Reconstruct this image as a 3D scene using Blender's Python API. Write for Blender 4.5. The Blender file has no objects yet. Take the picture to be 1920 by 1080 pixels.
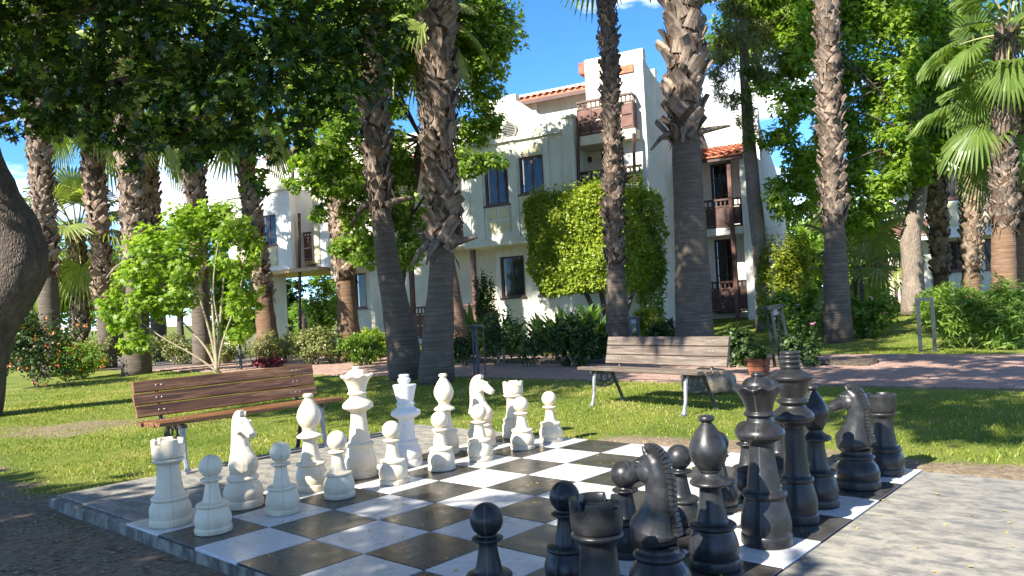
import bpy, math, random
import numpy as np
from mathutils import Vector, Matrix

random.seed(7)
RNG = np.random.default_rng(11)
SC = bpy.context.scene
COL = SC.collection
PI = math.pi
R = math.radians

# ------------------------------------------------------------------ camera
FPX = 1452.33            # focal length in pixels of the 1920 px wide photograph
SQ = 0.44                # one chess square in metres
RIJ = np.array([[0.66545958, 0.74453053, 0.05327139],
                [-0.01652793, -0.05665298, 0.99825711],
                [0.74625088, -0.66518023, -0.02539472]])
CIJ = np.array([-4.34749094, 11.2017985, -2.67174207])
FV = RIJ[2, :2] / np.linalg.norm(RIJ[2, :2])
GV = np.array([-FV[1], FV[0]])
if GV @ RIJ[0, :2] < 0: GV = -GV
MW = np.array([[GV[0], FV[0], 0], [GV[1], FV[1], 0], [0, 0, -1.0]])
RW = RIJ @ MW
EYE = np.array([0, 0, -CIJ[2] * SQ])
cam_d = bpy.data.cameras.new('camera'); cam = bpy.data.objects.new('camera', cam_d); COL.objects.link(cam)
cam_d.sensor_width = 36.0; cam_d.lens = 36.0 * FPX / 1920.0
cam_d.clip_start = 0.05; cam_d.clip_end = 3000
_m = np.stack([RW[0], -RW[1], -RW[2]], 1)
U_, S_, V_ = np.linalg.svd(_m); _m = U_ @ V_
M4 = Matrix([list(_m[0]) + [EYE[0]], list(_m[1]) + [EYE[1]], list(_m[2]) + [EYE[2]], [0, 0, 0, 1]])
cam.matrix_world = M4
SC.camera = cam

# ------------------------------------------------------------------ world and sun
SUN_AZ, SUN_EL = 46.0, 38.0          # light travels towards +Y turned 46 deg to +X
w = bpy.data.worlds.new('World'); SC.world = w; w.use_nodes = True
nt = w.node_tree; nt.nodes.clear()
sky = nt.nodes.new('ShaderNodeTexSky'); sky.sky_type = 'NISHITA'; sky.sun_disc = False
sky.sun_elevation = R(SUN_EL); sky.sun_rotation = R(SUN_AZ + 180)
sky.air_density = 0.5; sky.dust_density = 0.0; sky.ozone_density = 4.0; sky.altitude = 0
tc = nt.nodes.new('ShaderNodeTexCoord')
mp = nt.nodes.new('ShaderNodeMapping'); mp.inputs['Scale'].default_value = (2.2, 2.2, 6.0); mp.inputs['Location'].default_value = (1.15, 4.2, 0.2)
nz = nt.nodes.new('ShaderNodeTexNoise'); nz.inputs['Scale'].default_value = 1.5; nz.inputs['Detail'].default_value = 9; nz.inputs['Roughness'].default_value = 0.56
rp = nt.nodes.new('ShaderNodeValToRGB'); rp.color_ramp.elements[0].position = 0.545; rp.color_ramp.elements[1].position = 0.70
mx = nt.nodes.new('ShaderNodeMix'); mx.data_type = 'RGBA'
bg = nt.nodes.new('ShaderNodeBackground'); bg.inputs['Strength'].default_value = 0.145
out = nt.nodes.new('ShaderNodeOutputWorld')
L = nt.links.new
L(tc.outputs['Generated'], mp.inputs['Vector']); L(mp.outputs['Vector'], nz.inputs['Vector']); L(nz.outputs['Fac'], rp.inputs['Fac'])
hs = nt.nodes.new('ShaderNodeHueSaturation'); hs.inputs['Saturation'].default_value = 1.18; L(sky.outputs['Color'], hs.inputs['Color']); L(hs.outputs['Color'], mx.inputs['A']); mx.inputs['B'].default_value = (7.2, 7.1, 7.0, 1); L(rp.outputs['Color'], mx.inputs['Factor'])
L(mx.outputs['Result'], bg.inputs['Color']); L(bg.outputs['Background'], out.inputs['Surface'])
sd = bpy.data.lights.new('sun', 'SUN'); sd.energy = 4.8; sd.angle = R(0.53); sd.color = (1.0, 0.94, 0.84)
sun = bpy.data.objects.new('sun', sd); COL.objects.link(sun)
SUNV = np.array([math.sin(R(SUN_AZ)) * math.cos(R(SUN_EL)), math.cos(R(SUN_AZ)) * math.cos(R(SUN_EL)), -math.sin(R(SUN_EL))])
sun.rotation_euler = Vector(SUNV).to_track_quat('-Z', 'Y').to_euler()
sun.location = (-20, -20, 25)
vs = SC.view_settings; vs.view_transform = 'Standard'; vs.look = 'None'; vs.exposure = 1.62; vs.gamma = 1; vs.use_curve_mapping = False
SC.cycles.max_bounces = 8; SC.cycles.transparent_max_bounces = 8; SC.cycles.use_denoising = True
SC.cycles.sample_clamp_indirect = 8

# ------------------------------------------------------------------ pixels to places
def ij(i, j, z=0.0):
    d = np.array([i - CIJ[0], j - CIJ[1]]) * SQ
    return np.array([d @ GV, d @ FV, z])
IDIR = ij(1, 0) - ij(0, 0); IDIR = IDIR / np.linalg.norm(IDIR)
JDIR = ij(0, 1) - ij(0, 0); JDIR = JDIR / np.linalg.norm(JDIR)
def to_ij(x, y):
    x = np.asarray(x, float); y = np.asarray(y, float)
    return CIJ[0] + (x * GV[0] + y * FV[0]) / SQ, CIJ[1] + (x * GV[1] + y * FV[1]) / SQ
def ray(u, v): return RW.T @ np.array([(u - 960) / FPX, (v - 540) / FPX, 1.0])
def onz(u, v, z=0.0):
    d = ray(u, v); return EYE + d * (z - EYE[2]) / d[2]
def aty(u, v, Y):
    d = ray(u, v); return EYE + d * Y / d[1]
def px_m(Y): return Y / FPX          # metres per photo pixel at depth Y
P0 = np.array([0.275, 12.94]); PN = np.array([0.635, 0.772]); PT = np.array([0.772, -0.635])   # near edge of the path
def sstep(a, b, x):
    t = np.clip((np.asarray(x, float) - a) / (b - a), 0, 1); return t * t * (3 - 2 * t)
def qdist(x, y): return (np.asarray(x) - P0[0]) * PN[0] + (np.asarray(y) - P0[1]) * PN[1]
def gz(x, y):
    i, j = to_ij(x, y); q = qdist(x, y)
    lawn = -0.082 + 0.062 * sstep(1.0, 8.0, i) * sstep(-6.0, -1.0, j)
    z = lawn * (1 - sstep(-1.6, -0.1, q)) + (-0.025) * sstep(-1.6, -0.1, q)
    z = z + 0.50 * sstep(4.6, 17.0, q)
    return z
def onground(u, v, dz=0.0):
    d = ray(u, v); prev = None
    for t in np.arange(1.0, 90, 0.05):
        P = EYE + d * t
        if P[2] <= gz(P[0], P[1]) + dz: return np.array([P[0], P[1], float(gz(P[0], P[1]))])
    P = EYE + d * 90; return np.array([P[0], P[1], float(gz(P[0], P[1]))])
def at_depth(u, Y):
    """ground point seen in photo column u at depth Y"""
    x = (u - 960) / FPX * Y
    for _ in range(3):
        z = float(gz(x, Y)); q = RW @ (np.array([x, Y, z]) - EYE); x += (u - 960 - q[0] / q[2] * FPX) / FPX * Y
    return np.array([x, Y, float(gz(x, Y))])

# ------------------------------------------------------------------ object helpers
def tag(o, label, cat=None, group=None, kind=None):
    if label: o['label'] = label
    if cat: o['category'] = cat
    if group: o['group'] = group
    if kind: o['kind'] = kind
    return o
def thing(name, label, cat, loc=(0, 0, 0), rz=0.0, group=None):
    o = bpy.data.objects.new(name, None); COL.objects.link(o)
    o.empty_display_size = 0.1
    o.location = tuple(float(c) for c in loc); o.rotation_euler = (0, 0, rz)
    return tag(o, label, cat, group)
def link(name, me, parent=None, loc=None, rot=None, scale=None):
    o = bpy.data.objects.new(name, me); COL.objects.link(o)
    if parent is not None: o.parent = parent
    if loc is not None: o.location = tuple(float(c) for c in loc)
    if rot is not None: o.rotation_euler = rot
    if scale is not None: o.scale = scale
    return o
class MB:
    def __init__(s): s.v = []; s.f = []; s.m = []; s.mi = 0
    def add(s, vs, fs):
        b = len(s.v); s.v += [tuple(float(c) for c in p) for p in vs]
        for f in fs: s.f.append([b + k for k in f]); s.m.append(s.mi)
        return s
    def box(s, x0, x1, y0, y1, z0, z1):
        x0, x1 = min(x0, x1), max(x0, x1); y0, y1 = min(y0, y1), max(y0, y1); z0, z1 = min(z0, z1), max(z0, z1)
        return s.add([(x0, y0, z0), (x1, y0, z0), (x1, y1, z0), (x0, y1, z0), (x0, y0, z1), (x1, y0, z1), (x1, y1, z1), (x0, y1, z1)],
                     [(0, 3, 2, 1), (4, 5, 6, 7), (0, 1, 5, 4), (1, 2, 6, 5), (2, 3, 7, 6), (3, 0, 4, 7)])
    def bar(s, a, b, w_, h_, up=(0, 0, 1)):
        a = Vector(a); b = Vector(b); d = (b - a).normalized(); u = Vector(up)
        if abs(d.dot(u)) > 0.97: u = Vector((1, 0, 0))
        x = d.cross(u).normalized(); y = x.cross(d)
        x = x * w_ / 2; y = y * h_ / 2
        return s.add([a - x - y, a + x - y, a + x + y, a - x + y, b - x - y, b + x - y, b + x + y, b - x + y],
                     [(3, 2, 1, 0), (4, 5, 6, 7), (0, 1, 5, 4), (1, 2, 6, 5), (2, 3, 7, 6), (3, 0, 4, 7)])
    def tube(s, pts, rad, n=10, cap=True, jitter=0.0):
        pts = [Vector(p) for p in pts]; k = len(pts); V = []; F = []
        prevx = None
        for q, p in enumerate(pts):
            d = (pts[min(q + 1, k - 1)] - pts[max(q - 1, 0)]).normalized()
            if prevx is None: x = d.orthogonal().normalized()
            else: x = (prevx - d * prevx.dot(d)).normalized()
            prevx = x; y = d.cross(x)
            r_ = rad[q] if hasattr(rad, '__len__') else rad
            for a in range(n):
                t = 2 * PI * a / n; rr = r_ * (1 + (random.uniform(-jitter, jitter) if jitter else 0))
                V.append(p + x * math.cos(t) * rr + y * math.sin(t) * rr)
        for q in range(k - 1):
            for a in range(n):
                b = (a + 1) % n
                F.append((q * n + a, q * n + b, (q + 1) * n + b, (q + 1) * n + a))
        if cap: F.append(tuple(range(n))[::-1]); F.append(tuple((k - 1) * n + a for a in range(n)))
        return s.add(V, F)
    def lathe(s, prof, n=40, zf=None, c=(0, 0)):
        """prof: list of (r, z); zf(angle, index, r, z) may return another (r, z)"""
        V = []; F = []; k = len(prof)
        for q, (r_, z) in enumerate(prof):
            for a in range(n):
                t = 2 * PI * a / n; rr, zz = (zf(t, q, r_, z) if zf else (r_, z))
                V.append((c[0] + rr * math.cos(t), c[1] + rr * math.sin(t), zz))
        for q in range(k - 1):
            for a in range(n):
                b = (a + 1) % n; F.append((q * n + a, q * n + b, (q + 1) * n + b, (q + 1) * n + a))
        F.append(tuple(range(n))[::-1]); F.append(tuple((k - 1) * n + a for a in range(n)))
        return s.add(V, F)
    def prism(s, poly, y0, y1):
        """poly: list of (x, z), extruded along y"""
        n = len(poly); V = [(x, y0, z) for x, z in poly] + [(x, y1, z) for x, z in poly]
        F = [tuple(range(n)), tuple(range(2 * n - 1, n - 1, -1))]
        for a in range(n):
            b = (a + 1) % n; F.append((a, n + a, n + b, b))
        return s.add(V, F)
    def mesh(s, name, mats, smooth=False, off=None):
        me = bpy.data.meshes.new(name)
        v = s.v if off is None else [(p[0] - off[0], p[1] - off[1], p[2] - off[2]) for p in s.v]
        me.from_pydata(v, [], s.f)
        mats = mats if isinstance(mats, (list, tuple)) else [mats]
        for m in mats: me.materials.append(m)
        if len(mats) > 1: me.polygons.foreach_set('material_index', s.m)
        if smooth:
            me.polygons.foreach_set('use_smooth', [True] * len(me.polygons))
            if smooth is not True:
                me.set_sharp_from_angle(angle=R(smooth))
        me.update(); return me
    def build(s, name, mats, parent=None, smooth=False, off=None, loc=None, rot=None):
        return link(name, s.mesh(name, mats, smooth, off), parent, loc, rot)

def np_mesh(name, V, F, mats, rnd=None, smooth=False):
    """V (n,3), F (m,k) constant corner count"""
    me = bpy.data.meshes.new(name); V = np.asarray(V, np.float32); F = np.asarray(F, np.int32); m, k = F.shape
    me.vertices.add(len(V)); me.vertices.foreach_set('co', V.ravel())
    me.loops.add(m * k); me.loops.foreach_set('vertex_index', F.ravel())
    me.polygons.add(m); me.polygons.foreach_set('loop_start', np.arange(0, m * k, k, dtype=np.int32))
    me.polygons.foreach_set('loop_total', np.full(m, k, np.int32))
    if smooth: me.polygons.foreach_set('use_smooth', np.ones(m, bool))
    me.update(calc_edges=True)
    if rnd is not None:
        at = me.attributes.new('rnd', 'FLOAT', 'FACE'); at.data.foreach_set('value', np.asarray(rnd, np.float32))
    for mm in (mats if isinstance(mats, (list, tuple)) else [mats]): me.materials.append(mm)
    return me

# ------------------------------------------------------------------ materials
def newmat(name):
    m = bpy.data.materials.new(name); m.use_nodes = True
    n = m.node_tree; b = n.nodes['Principled BSDF']; return m, n, b
def N(n, t, **kw):
    x = n.nodes.new(t)
    for k, v in kw.items():
        if k in x.inputs: x.inputs[k].default_value = v
        else: setattr(x, k, v)
    return x
def ramp(n, fac, stops):
    r = n.nodes.new('ShaderNodeValToRGB'); e = r.color_ramp.elements
    while len(e) < len(stops): e.new(0.5)
    for x, (p, c) in zip(e, stops): x.position = p; x.color = (c[0], c[1], c[2], 1)
    n.links.new(fac, r.inputs['Fac']); return r.outputs['Color']
def mixc(n, fac, a, b, mode='MIX'):
    x = n.nodes.new('ShaderNodeMix'); x.data_type = 'RGBA'; x.blend_type = mode
    for s, v in (('Factor', fac), ('A', a), ('B', b)):
        if isinstance(v, (int, float)): x.inputs[s].default_value = v
        elif isinstance(v, (tuple, list)): x.inputs[s].default_value = (v[0], v[1], v[2], 1)
        else: n.links.new(v, x.inputs[s])
    return x.outputs['Result']
def bump(n, b, h, strength=0.3, dist=0.01):
    x = n.nodes.new('ShaderNodeBump'); x.inputs['Strength'].default_value = strength; x.inputs['Distance'].default_value = dist
    n.links.new(h, x.inputs['Height']); n.links.new(x.outputs['Normal'], b.inputs['Normal'])
def coords(n, kind='Object', scale=(1, 1, 1)):
    t = n.nodes.new('ShaderNodeTexCoord'); m = n.nodes.new('ShaderNodeMapping'); m.inputs['Scale'].default_value = scale
    n.links.new(t.outputs[kind], m.inputs['Vector']); return m.outputs['Vector']
def noise(n, vec, scale, detail=5, rough=0.55, dist=0.0):
    x = n.nodes.new('ShaderNodeTexNoise'); x.inputs['Scale'].default_value = scale; x.inputs['Detail'].default_value = detail
    x.inputs['Roughness'].default_value = rough; x.inputs['Distortion'].default_value = dist
    if vec is not None: n.links.new(vec, x.inputs['Vector'])
    return x.outputs['Fac']
def objrand(n):
    return n.nodes.new('ShaderNodeObjectInfo').outputs['Random']
def worn(name, c1, c2, scale=6, rough=0.6, bs=0.15, lo=0.35, hi=0.65, detail=6, stretch=(1, 1, 1), spec=0.4, bd=0.006, metal=0.0, objvar=0.0, kind='Object'):
    m, n, b = newmat(name); v = coords(n, kind, stretch); f = noise(n, v, scale, detail)
    c = ramp(n, f, [(lo, c1), (hi, c2)])
    if objvar:
        r_ = objrand(n); d = ramp(n, r_, [(0, (1 - objvar,) * 3), (1, (1 + objvar,) * 3)]); c = mixc(n, 1.0, c, d, 'MULTIPLY')
    n.links.new(c, b.inputs['Base Color']); b.inputs['Roughness'].default_value = rough; b.inputs['Metallic'].default_value = metal
    b.inputs['Specular IOR Level'].default_value = spec
    if bs: bump(n, b, noise(n, v, scale * 6, 4), bs, bd)
    return m
def leafmat(name, c1, c2, c3=None, trans=0.35, rough=0.45, tcol=None, spec=0.35):
    m, n, b = newmat(name)
    a = n.nodes.new('ShaderNodeAttribute'); a.attribute_name = 'rnd'
    st = [(0.0, c1), (0.75, c2)] + ([(0.97, c2), (1.0, c3)] if c3 else [(1.0, c2)])
    c = ramp(n, a.outputs['Fac'], st)
    n.links.new(c, b.inputs['Base Color']); b.inputs['Roughness'].default_value = rough; b.inputs['Specular IOR Level'].default_value = spec
    t = n.nodes.new('ShaderNodeBsdfTranslucent'); tc_ = mixc(n, 1.0, c, tcol or (1.5, 1.6, 0.7), 'MULTIPLY'); n.links.new(tc_, t.inputs['Color'])
    s = n.nodes.new('ShaderNodeMixShader'); s.inputs['Fac'].default_value = trans
    o = n.nodes['Material Output']; n.links.new(b.outputs[0], s.inputs[1]); n.links.new(t.outputs[0], s.inputs[2]); n.links.new(s.outputs[0], o.inputs['Surface'])
    return m

M = {}
# chess
def chess_white(name, c1, c2):
    m, n, b = newmat(name); v = coords(n)
    f = noise(n, v, 9, 6); c = ramp(n, f, [(0.3, c1), (0.62, c2)])
    g = noise(n, v, 38, 4, 0.7); c = mixc(n, ramp(n, g, [(0.56, (0, 0, 0)), (0.76, (0.42, 0.42, 0.42))]), c, (0.34, 0.27, 0.18))
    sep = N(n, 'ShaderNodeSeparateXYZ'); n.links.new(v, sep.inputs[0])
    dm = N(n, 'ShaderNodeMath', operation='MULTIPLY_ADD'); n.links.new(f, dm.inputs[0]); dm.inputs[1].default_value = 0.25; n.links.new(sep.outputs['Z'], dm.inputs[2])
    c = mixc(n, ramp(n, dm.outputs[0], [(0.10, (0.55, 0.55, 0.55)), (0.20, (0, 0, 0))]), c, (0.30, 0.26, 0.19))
    sx = N(n, 'ShaderNodeSeparateXYZ'); n.links.new(v, sx.inputs[0]); ab = N(n, 'ShaderNodeMath', operation='ABSOLUTE'); n.links.new(sx.outputs['Y'], ab.inputs[0])
    c = mixc(n, ramp(n, ab.outputs[0], [(0.0006, (0.45,) * 3), (0.0019, (0, 0, 0))]), c, (0.22, 0.17, 0.11))
    n.links.new(c, b.inputs['Base Color']); b.inputs['Roughness'].default_value = 0.5; b.inputs['Specular IOR Level'].default_value = 0.35
    bump(n, b, noise(n, v, 60, 3), 0.08, 0.003); return m
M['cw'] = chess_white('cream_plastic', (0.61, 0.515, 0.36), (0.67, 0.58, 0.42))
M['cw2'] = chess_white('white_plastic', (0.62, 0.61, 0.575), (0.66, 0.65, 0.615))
def chess_black():
    m, n, b = newmat('weathered_black_plastic'); v = coords(n)
    f = noise(n, v, 13, 9, 0.68); g = noise(n, v, 70, 5, 0.7)
    c = ramp(n, f, [(0.30, (0.009, 0.009, 0.009)), (0.55, (0.019, 0.019, 0.019)), (0.78, (0.046, 0.046, 0.045))])
    c = mixc(n, ramp(n, g, [(0.55, (0, 0, 0)), (0.85, (0.35, 0.35, 0.35))]), c, (0.06, 0.061, 0.062))
    sx = N(n, 'ShaderNodeSeparateXYZ'); n.links.new(v, sx.inputs[0]); ab = N(n, 'ShaderNodeMath', operation='ABSOLUTE'); n.links.new(sx.outputs['Y'], ab.inputs[0])
    c = mixc(n, ramp(n, ab.outputs[0], [(0.0006, (0.5,) * 3), (0.0019, (0, 0, 0))]), c, (0.12, 0.12, 0.12))
    n.links.new(c, b.inputs['Base Color']); rr = ramp(n, f, [(0.3, (0.28,) * 3), (0.7, (0.46,) * 3)]); n.links.new(rr, b.inputs['Roughness'])
    b.inputs['Specular IOR Level'].default_value = 0.4
    bump(n, b, g, 0.06, 0.003); return m
M['cb'] = chess_black()
def tile(name, c1, c2, dust, rough, dl, dh):
    m, n, b = newmat(name); v = coords(n, 'Object'); rnd = objrand(n)
    w_ = N(n, 'ShaderNodeNewGeometry').outputs['Position']
    f = noise(n, w_, 1.9, 7, 0.6); g = noise(n, w_, 55, 4, 0.7); k = noise(n, w_, 7, 6, 0.6, 0.6)
    c = mixc(n, ramp(n, f, [(0.35, (0, 0, 0)), (0.7, (1, 1, 1))]), c1, c2)
    c = mixc(n, ramp(n, k, [(dl, (0, 0, 0)), (dh, (0.55, 0.55, 0.55))]), c, dust)
    c = mixc(n, ramp(n, g, [(0.66, (0, 0, 0)), (0.76, (0.5, 0.5, 0.5))]), c, (0.22, 0.18, 0.12))
    d = ramp(n, rnd, [(0, (0.86,) * 3), (1, (1.1,) * 3)]); c = mixc(n, 1.0, c, d, 'MULTIPLY')
    n.links.new(c, b.inputs['Base Color'])
    rr = ramp(n, k, [(0.3, (rough,) * 3), (0.75, (rough + 0.22,) * 3)]); n.links.new(rr, b.inputs['Roughness'])
    bump(n, b, noise(n, w_, 14, 4), 0.05, 0.004); return m
M['tw'] = tile('white_tile', (0.50, 0.50, 0.485), (0.56, 0.555, 0.535), (0.37, 0.355, 0.315), 0.20, 0.52, 0.8)
M['tb'] = tile('black_tile', (0.028, 0.026, 0.023), (0.050, 0.047, 0.041), (0.12, 0.112, 0.097), 0.20, 0.45, 0.8)
def concrete():
    m, n, b = newmat('painted_concrete'); p = N(n, 'ShaderNodeNewGeometry').outputs['Position']
    mp_ = N(n, 'ShaderNodeMapping'); mp_.inputs['Scale'].default_value = (1, 1, 1); mp_.inputs['Rotation'].default_value = (0, 0, R(41)); n.links.new(p, mp_.inputs['Vector'])
    mp2 = N(n, 'ShaderNodeMapping'); mp2.inputs['Scale'].default_value = (1.3, 2.3, 1); n.links.new(mp_.outputs[0], mp2.inputs['Vector'])
    f = noise(n, mp2.outputs[0], 5.2, 12, 0.74, 0.3); g = noise(n, p, 34, 5, 0.7); h = noise(n, p, 0.9, 4)
    c = ramp(n, f, [(0.38, (0.120, 0.115, 0.103)), (0.46, (0.185, 0.175, 0.150)), (0.52, (0.26, 0.238, 0.193)), (0.62, (0.325, 0.295, 0.235))])
    c = mixc(n, ramp(n, g, [(0.55, (0, 0, 0)), (0.78, (0.5, 0.5, 0.5))]), c, (0.11, 0.10, 0.085))
    c = mixc(n, ramp(n, h, [(0.35, (0.3, 0.3, 0.3)), (0.65, (0, 0, 0))]), c, (0.10, 0.105, 0.105))
    n.links.new(c, b.inputs['Base Color']); b.inputs['Roughness'].default_value = 0.72
    bump(n, b, g, 0.25, 0.006); return m
M['conc'] = concrete()
def kerbmat():
    m, n, b = newmat('stained_kerb_concrete'); p = N(n, 'ShaderNodeNewGeometry').outputs['Position']
    mp_ = N(n, 'ShaderNodeMapping'); mp_.inputs['Scale'].default_value = (6, 6, 3.5); n.links.new(p, mp_.inputs['Vector'])
    f = noise(n, mp_.outputs[0], 1.4, 7, 0.65); g = noise(n, p, 60, 4)
    c = ramp(n, f, [(0.36, (0.050, 0.044, 0.035)), (0.48, (0.125, 0.112, 0.090)), (0.57, (0.215, 0.195, 0.158)), (0.7, (0.29, 0.265, 0.215))])
    n.links.new(c, b.inputs['Base Color']); b.inputs['Roughness'].default_value = 0.9; bump(n, b, g, 0.4, 0.008); return m
M['kerb'] = kerbmat()
# ground
def groundmat():
    m, n, b = newmat('lawn_and_soil'); p = N(n, 'ShaderNodeNewGeometry').outputs['Position']
    a = n.nodes.new('ShaderNodeAttribute'); a.attribute_name = 'dirt'
    f = noise(n, p, 1.1, 6); g = noise(n, p, 22, 6, 0.7); k = noise(n, p, 90, 3, 0.7)
    gr = ramp(n, f, [(0.3, (0.090, 0.140, 0.020)), (0.55, (0.175, 0.205, 0.036)), (0.72, (0.27, 0.24, 0.07))])
    gr = mixc(n, ramp(n, k, [(0.35, (0.5, 0.5, 0.5)), (0.65, (0, 0, 0))]), gr, (0.055, 0.062, 0.018))
    so = ramp(n, g, [(0.3, (0.105, 0.078, 0.052)), (0.55, (0.215, 0.165, 0.112)), (0.75, (0.35, 0.275, 0.19))])
    ad = N(n, 'ShaderNodeMath', operation='MULTIPLY_ADD'); n.links.new(g, ad.inputs[0]); ad.inputs[1].default_value = 0.6; n.links.new(a.outputs['Fac'], ad.inputs[2])
    c = mixc(n, ramp(n, ad.outputs[0], [(0.55, (0, 0, 0)), (0.85, (1, 1, 1))]), gr, so)
    n.links.new(c, b.inputs['Base Color']); b.inputs['Roughness'].default_value = 0.95; b.inputs['Specular IOR Level'].default_value = 0.1
    bump(n, b, g, 0.6, 0.03); return m
M['ground'] = groundmat()
M['grass'] = leafmat('grass_blades', (0.130, 0.200, 0.026), (0.330, 0.345, 0.065), (0.50, 0.42, 0.18), 0.35, 0.6, (1.2, 1.3, 0.6), 0.15)
M['straw'] = worn('dry_straw', (0.30, 0.23, 0.12), (0.42, 0.33, 0.18), 30, 0.9, 0)
M['paver'] = worn('pink_paver', (0.235, 0.148, 0.110), (0.325, 0.215, 0.165), 7, 0.85, 0.3, 0.3, 0.7, objvar=0.14)
M['joint'] = worn('paver_joint_sand', (0.10, 0.085, 0.072), (0.165, 0.135, 0.115), 25, 0.95, 0.2)
M['soil'] = worn('bed_soil', (0.040, 0.030, 0.022), (0.105, 0.078, 0.055), 14, 0.95, 0.8, bd=0.02)
# wood and metal
def wood(name, c1, c2, c3, gs=1.0, rough=0.6):
    m, n, b = newmat(name); v = coords(n, 'Object', (0.9, 14, 14)); rnd = objrand(n)
    ad = N(n, 'ShaderNodeVectorMath', operation='ADD'); n.links.new(v, ad.inputs[0])
    cb_ = N(n, 'ShaderNodeCombineXYZ'); mu = N(n, 'ShaderNodeMath', operation='MULTIPLY'); n.links.new(rnd, mu.inputs[0]); mu.inputs[1].default_value = 37.0
    n.links.new(mu.outputs[0], cb_.inputs[0]); n.links.new(mu.outputs[0], cb_.inputs[1]); n.links.new(cb_.outputs[0], ad.inputs[1])
    f = noise(n, ad.outputs[0], 2.2 * gs, 8, 0.62, 1.1); g = noise(n, coords(n, 'Object', (3, 60, 60)), 3, 4, 0.7)
    c = ramp(n, f, [(0.36, c1), (0.50, c2), (0.64, c3)]); c = mixc(n, ramp(n, g, [(0.48, (0, 0, 0)), (0.68, (0.6,) * 3)]), c, c1)
    n.links.new(c, b.inputs['Base Color']); b.inputs['Roughness'].default_value = rough; bump(n, b, f, 0.35, 0.006); return m
M['wood_brown'] = wood('brown_oiled_wood', (0.060, 0.022, 0.007), (0.165, 0.070, 0.022), (0.32, 0.165, 0.070), 1.0, 0.5)
M['wood_grey'] = wood('weathered_grey_wood', (0.065, 0.046, 0.033), (0.125, 0.093, 0.070), (0.20, 0.155, 0.12), 1.0, 0.75)
M['iron'] = worn('black_cast_iron', (0.022, 0.020, 0.019), (0.060, 0.055, 0.052), 18, 0.5, 0.2, spec=0.5)
M['iron_grey'] = worn('silver_worn_iron', (0.20, 0.20, 0.205), (0.36, 0.36, 0.37), 18, 0.45, 0.15, metal=0.5)
M['bolt'] = worn('zinc_bolt', (0.50, 0.50, 0.50), (0.65, 0.65, 0.65), 20, 0.35, 0, metal=0.8)
M['bollard'] = worn('dark_grey_paint', (0.045, 0.058, 0.066), (0.075, 0.092, 0.100), 12, 0.45, 0.05)
M['bollard_g'] = worn('grey_green_paint', (0.012, 0.017, 0.018), (0.022, 0.030, 0.031), 12, 0.45, 0.05)
M['terra'] = worn('orange_wood_planter', (0.14, 0.040, 0.014), (0.22, 0.070, 0.026), 9, 0.6, 0.15, stretch=(1, 1, 6))
M['stone'] = worn('pale_boulder', (0.13, 0.108, 0.078), (0.28, 0.235, 0.175), 5, 0.9, 0.6, bd=0.03)
# houses
def stucco(name, c1, c2, dirt):
    m, n, b = newmat(name); v = coords(n); f = noise(n, v, 1.6, 6); c = ramp(n, f, [(0.35, c1), (0.65, c2)])
    mp_ = N(n, 'ShaderNodeMapping'); mp_.inputs['Scale'].default_value = (5, 5, 0.45); n.links.new(v, mp_.inputs['Vector'])
    g = noise(n, mp_.outputs[0], 1.3, 7, 0.65); k = noise(n, v, 0.55, 4)
    c = mixc(n, ramp(n, g, [(0.52, (0, 0, 0)), (0.74, (0.55,) * 3)]), c, dirt); c = mixc(n, ramp(n, k, [(0.55, (0, 0, 0)), (0.75, (0.35,) * 3)]), c, dirt)
    n.links.new(c, b.inputs['Base Color']); b.inputs['Roughness'].default_value = 0.92; bump(n, b, noise(n, v, 40, 4), 0.2, 0.004); return m
M['white'] = stucco('white_stucco', (0.66, 0.63, 0.56), (0.75, 0.725, 0.665), (0.44, 0.41, 0.35))
M['cream'] = stucco('cream_stucco', (0.60, 0.55, 0.42), (0.69, 0.64, 0.50), (0.40, 0.35, 0.25))
M['sage'] = stucco('pale_sage_stucco', (0.54, 0.55, 0.44), (0.62, 0.62, 0.51), (0.38, 0.38, 0.30))
M['beige'] = worn('yellow_beige_trim', (0.52, 0.46, 0.27), (0.62, 0.55, 0.34), 3, 0.85, 0.1)
M['brown'] = worn('brown_painted_timber', (0.060, 0.028, 0.022), (0.110, 0.055, 0.042), 6, 0.5, 0.1)
M['rust'] = worn('red_brown_painted_panel', (0.11, 0.048, 0.035), (0.175, 0.082, 0.062), 5, 0.6, 0.1)
M['rooftile'] = worn('terracotta_tile', (0.30, 0.085, 0.045), (0.48, 0.17, 0.095), 8, 0.8, 0.2, objvar=0.25)
M['vent'] = worn('grey_vent_metal', (0.20, 0.20, 0.185), (0.28, 0.28, 0.26), 6, 0.7, 0.05)
M['soffit'] = worn('pine_soffit', (0.42, 0.27, 0.14), (0.54, 0.37, 0.20), 5, 0.7, 0.1, stretch=(1, 8, 1))
def glass():
    m, n, b = newmat('dark_window_glass'); b.inputs['Base Color'].default_value = (0.03, 0.035, 0.04, 1); b.inputs['Roughness'].default_value = 0.05
    t = n.nodes.new('ShaderNodeBsdfTransparent'); s = n.nodes.new('ShaderNodeMixShader'); s.inputs['Fac'].default_value = 0.45
    n.links.new(b.outputs[0], s.inputs[1]); n.links.new(t.outputs[0], s.inputs[2]); n.links.new(s.outputs[0], n.nodes['Material Output'].inputs['Surface']); return m
M['glass'] = glass()
M['curtain'] = worn('grey_curtain', (0.42, 0.42, 0.42), (0.60, 0.60, 0.59), 4, 0.9, 0)
M['dark'] = worn('dim_room', (0.03, 0.03, 0.03), (0.05, 0.05, 0.05), 3, 0.9, 0)
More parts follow.
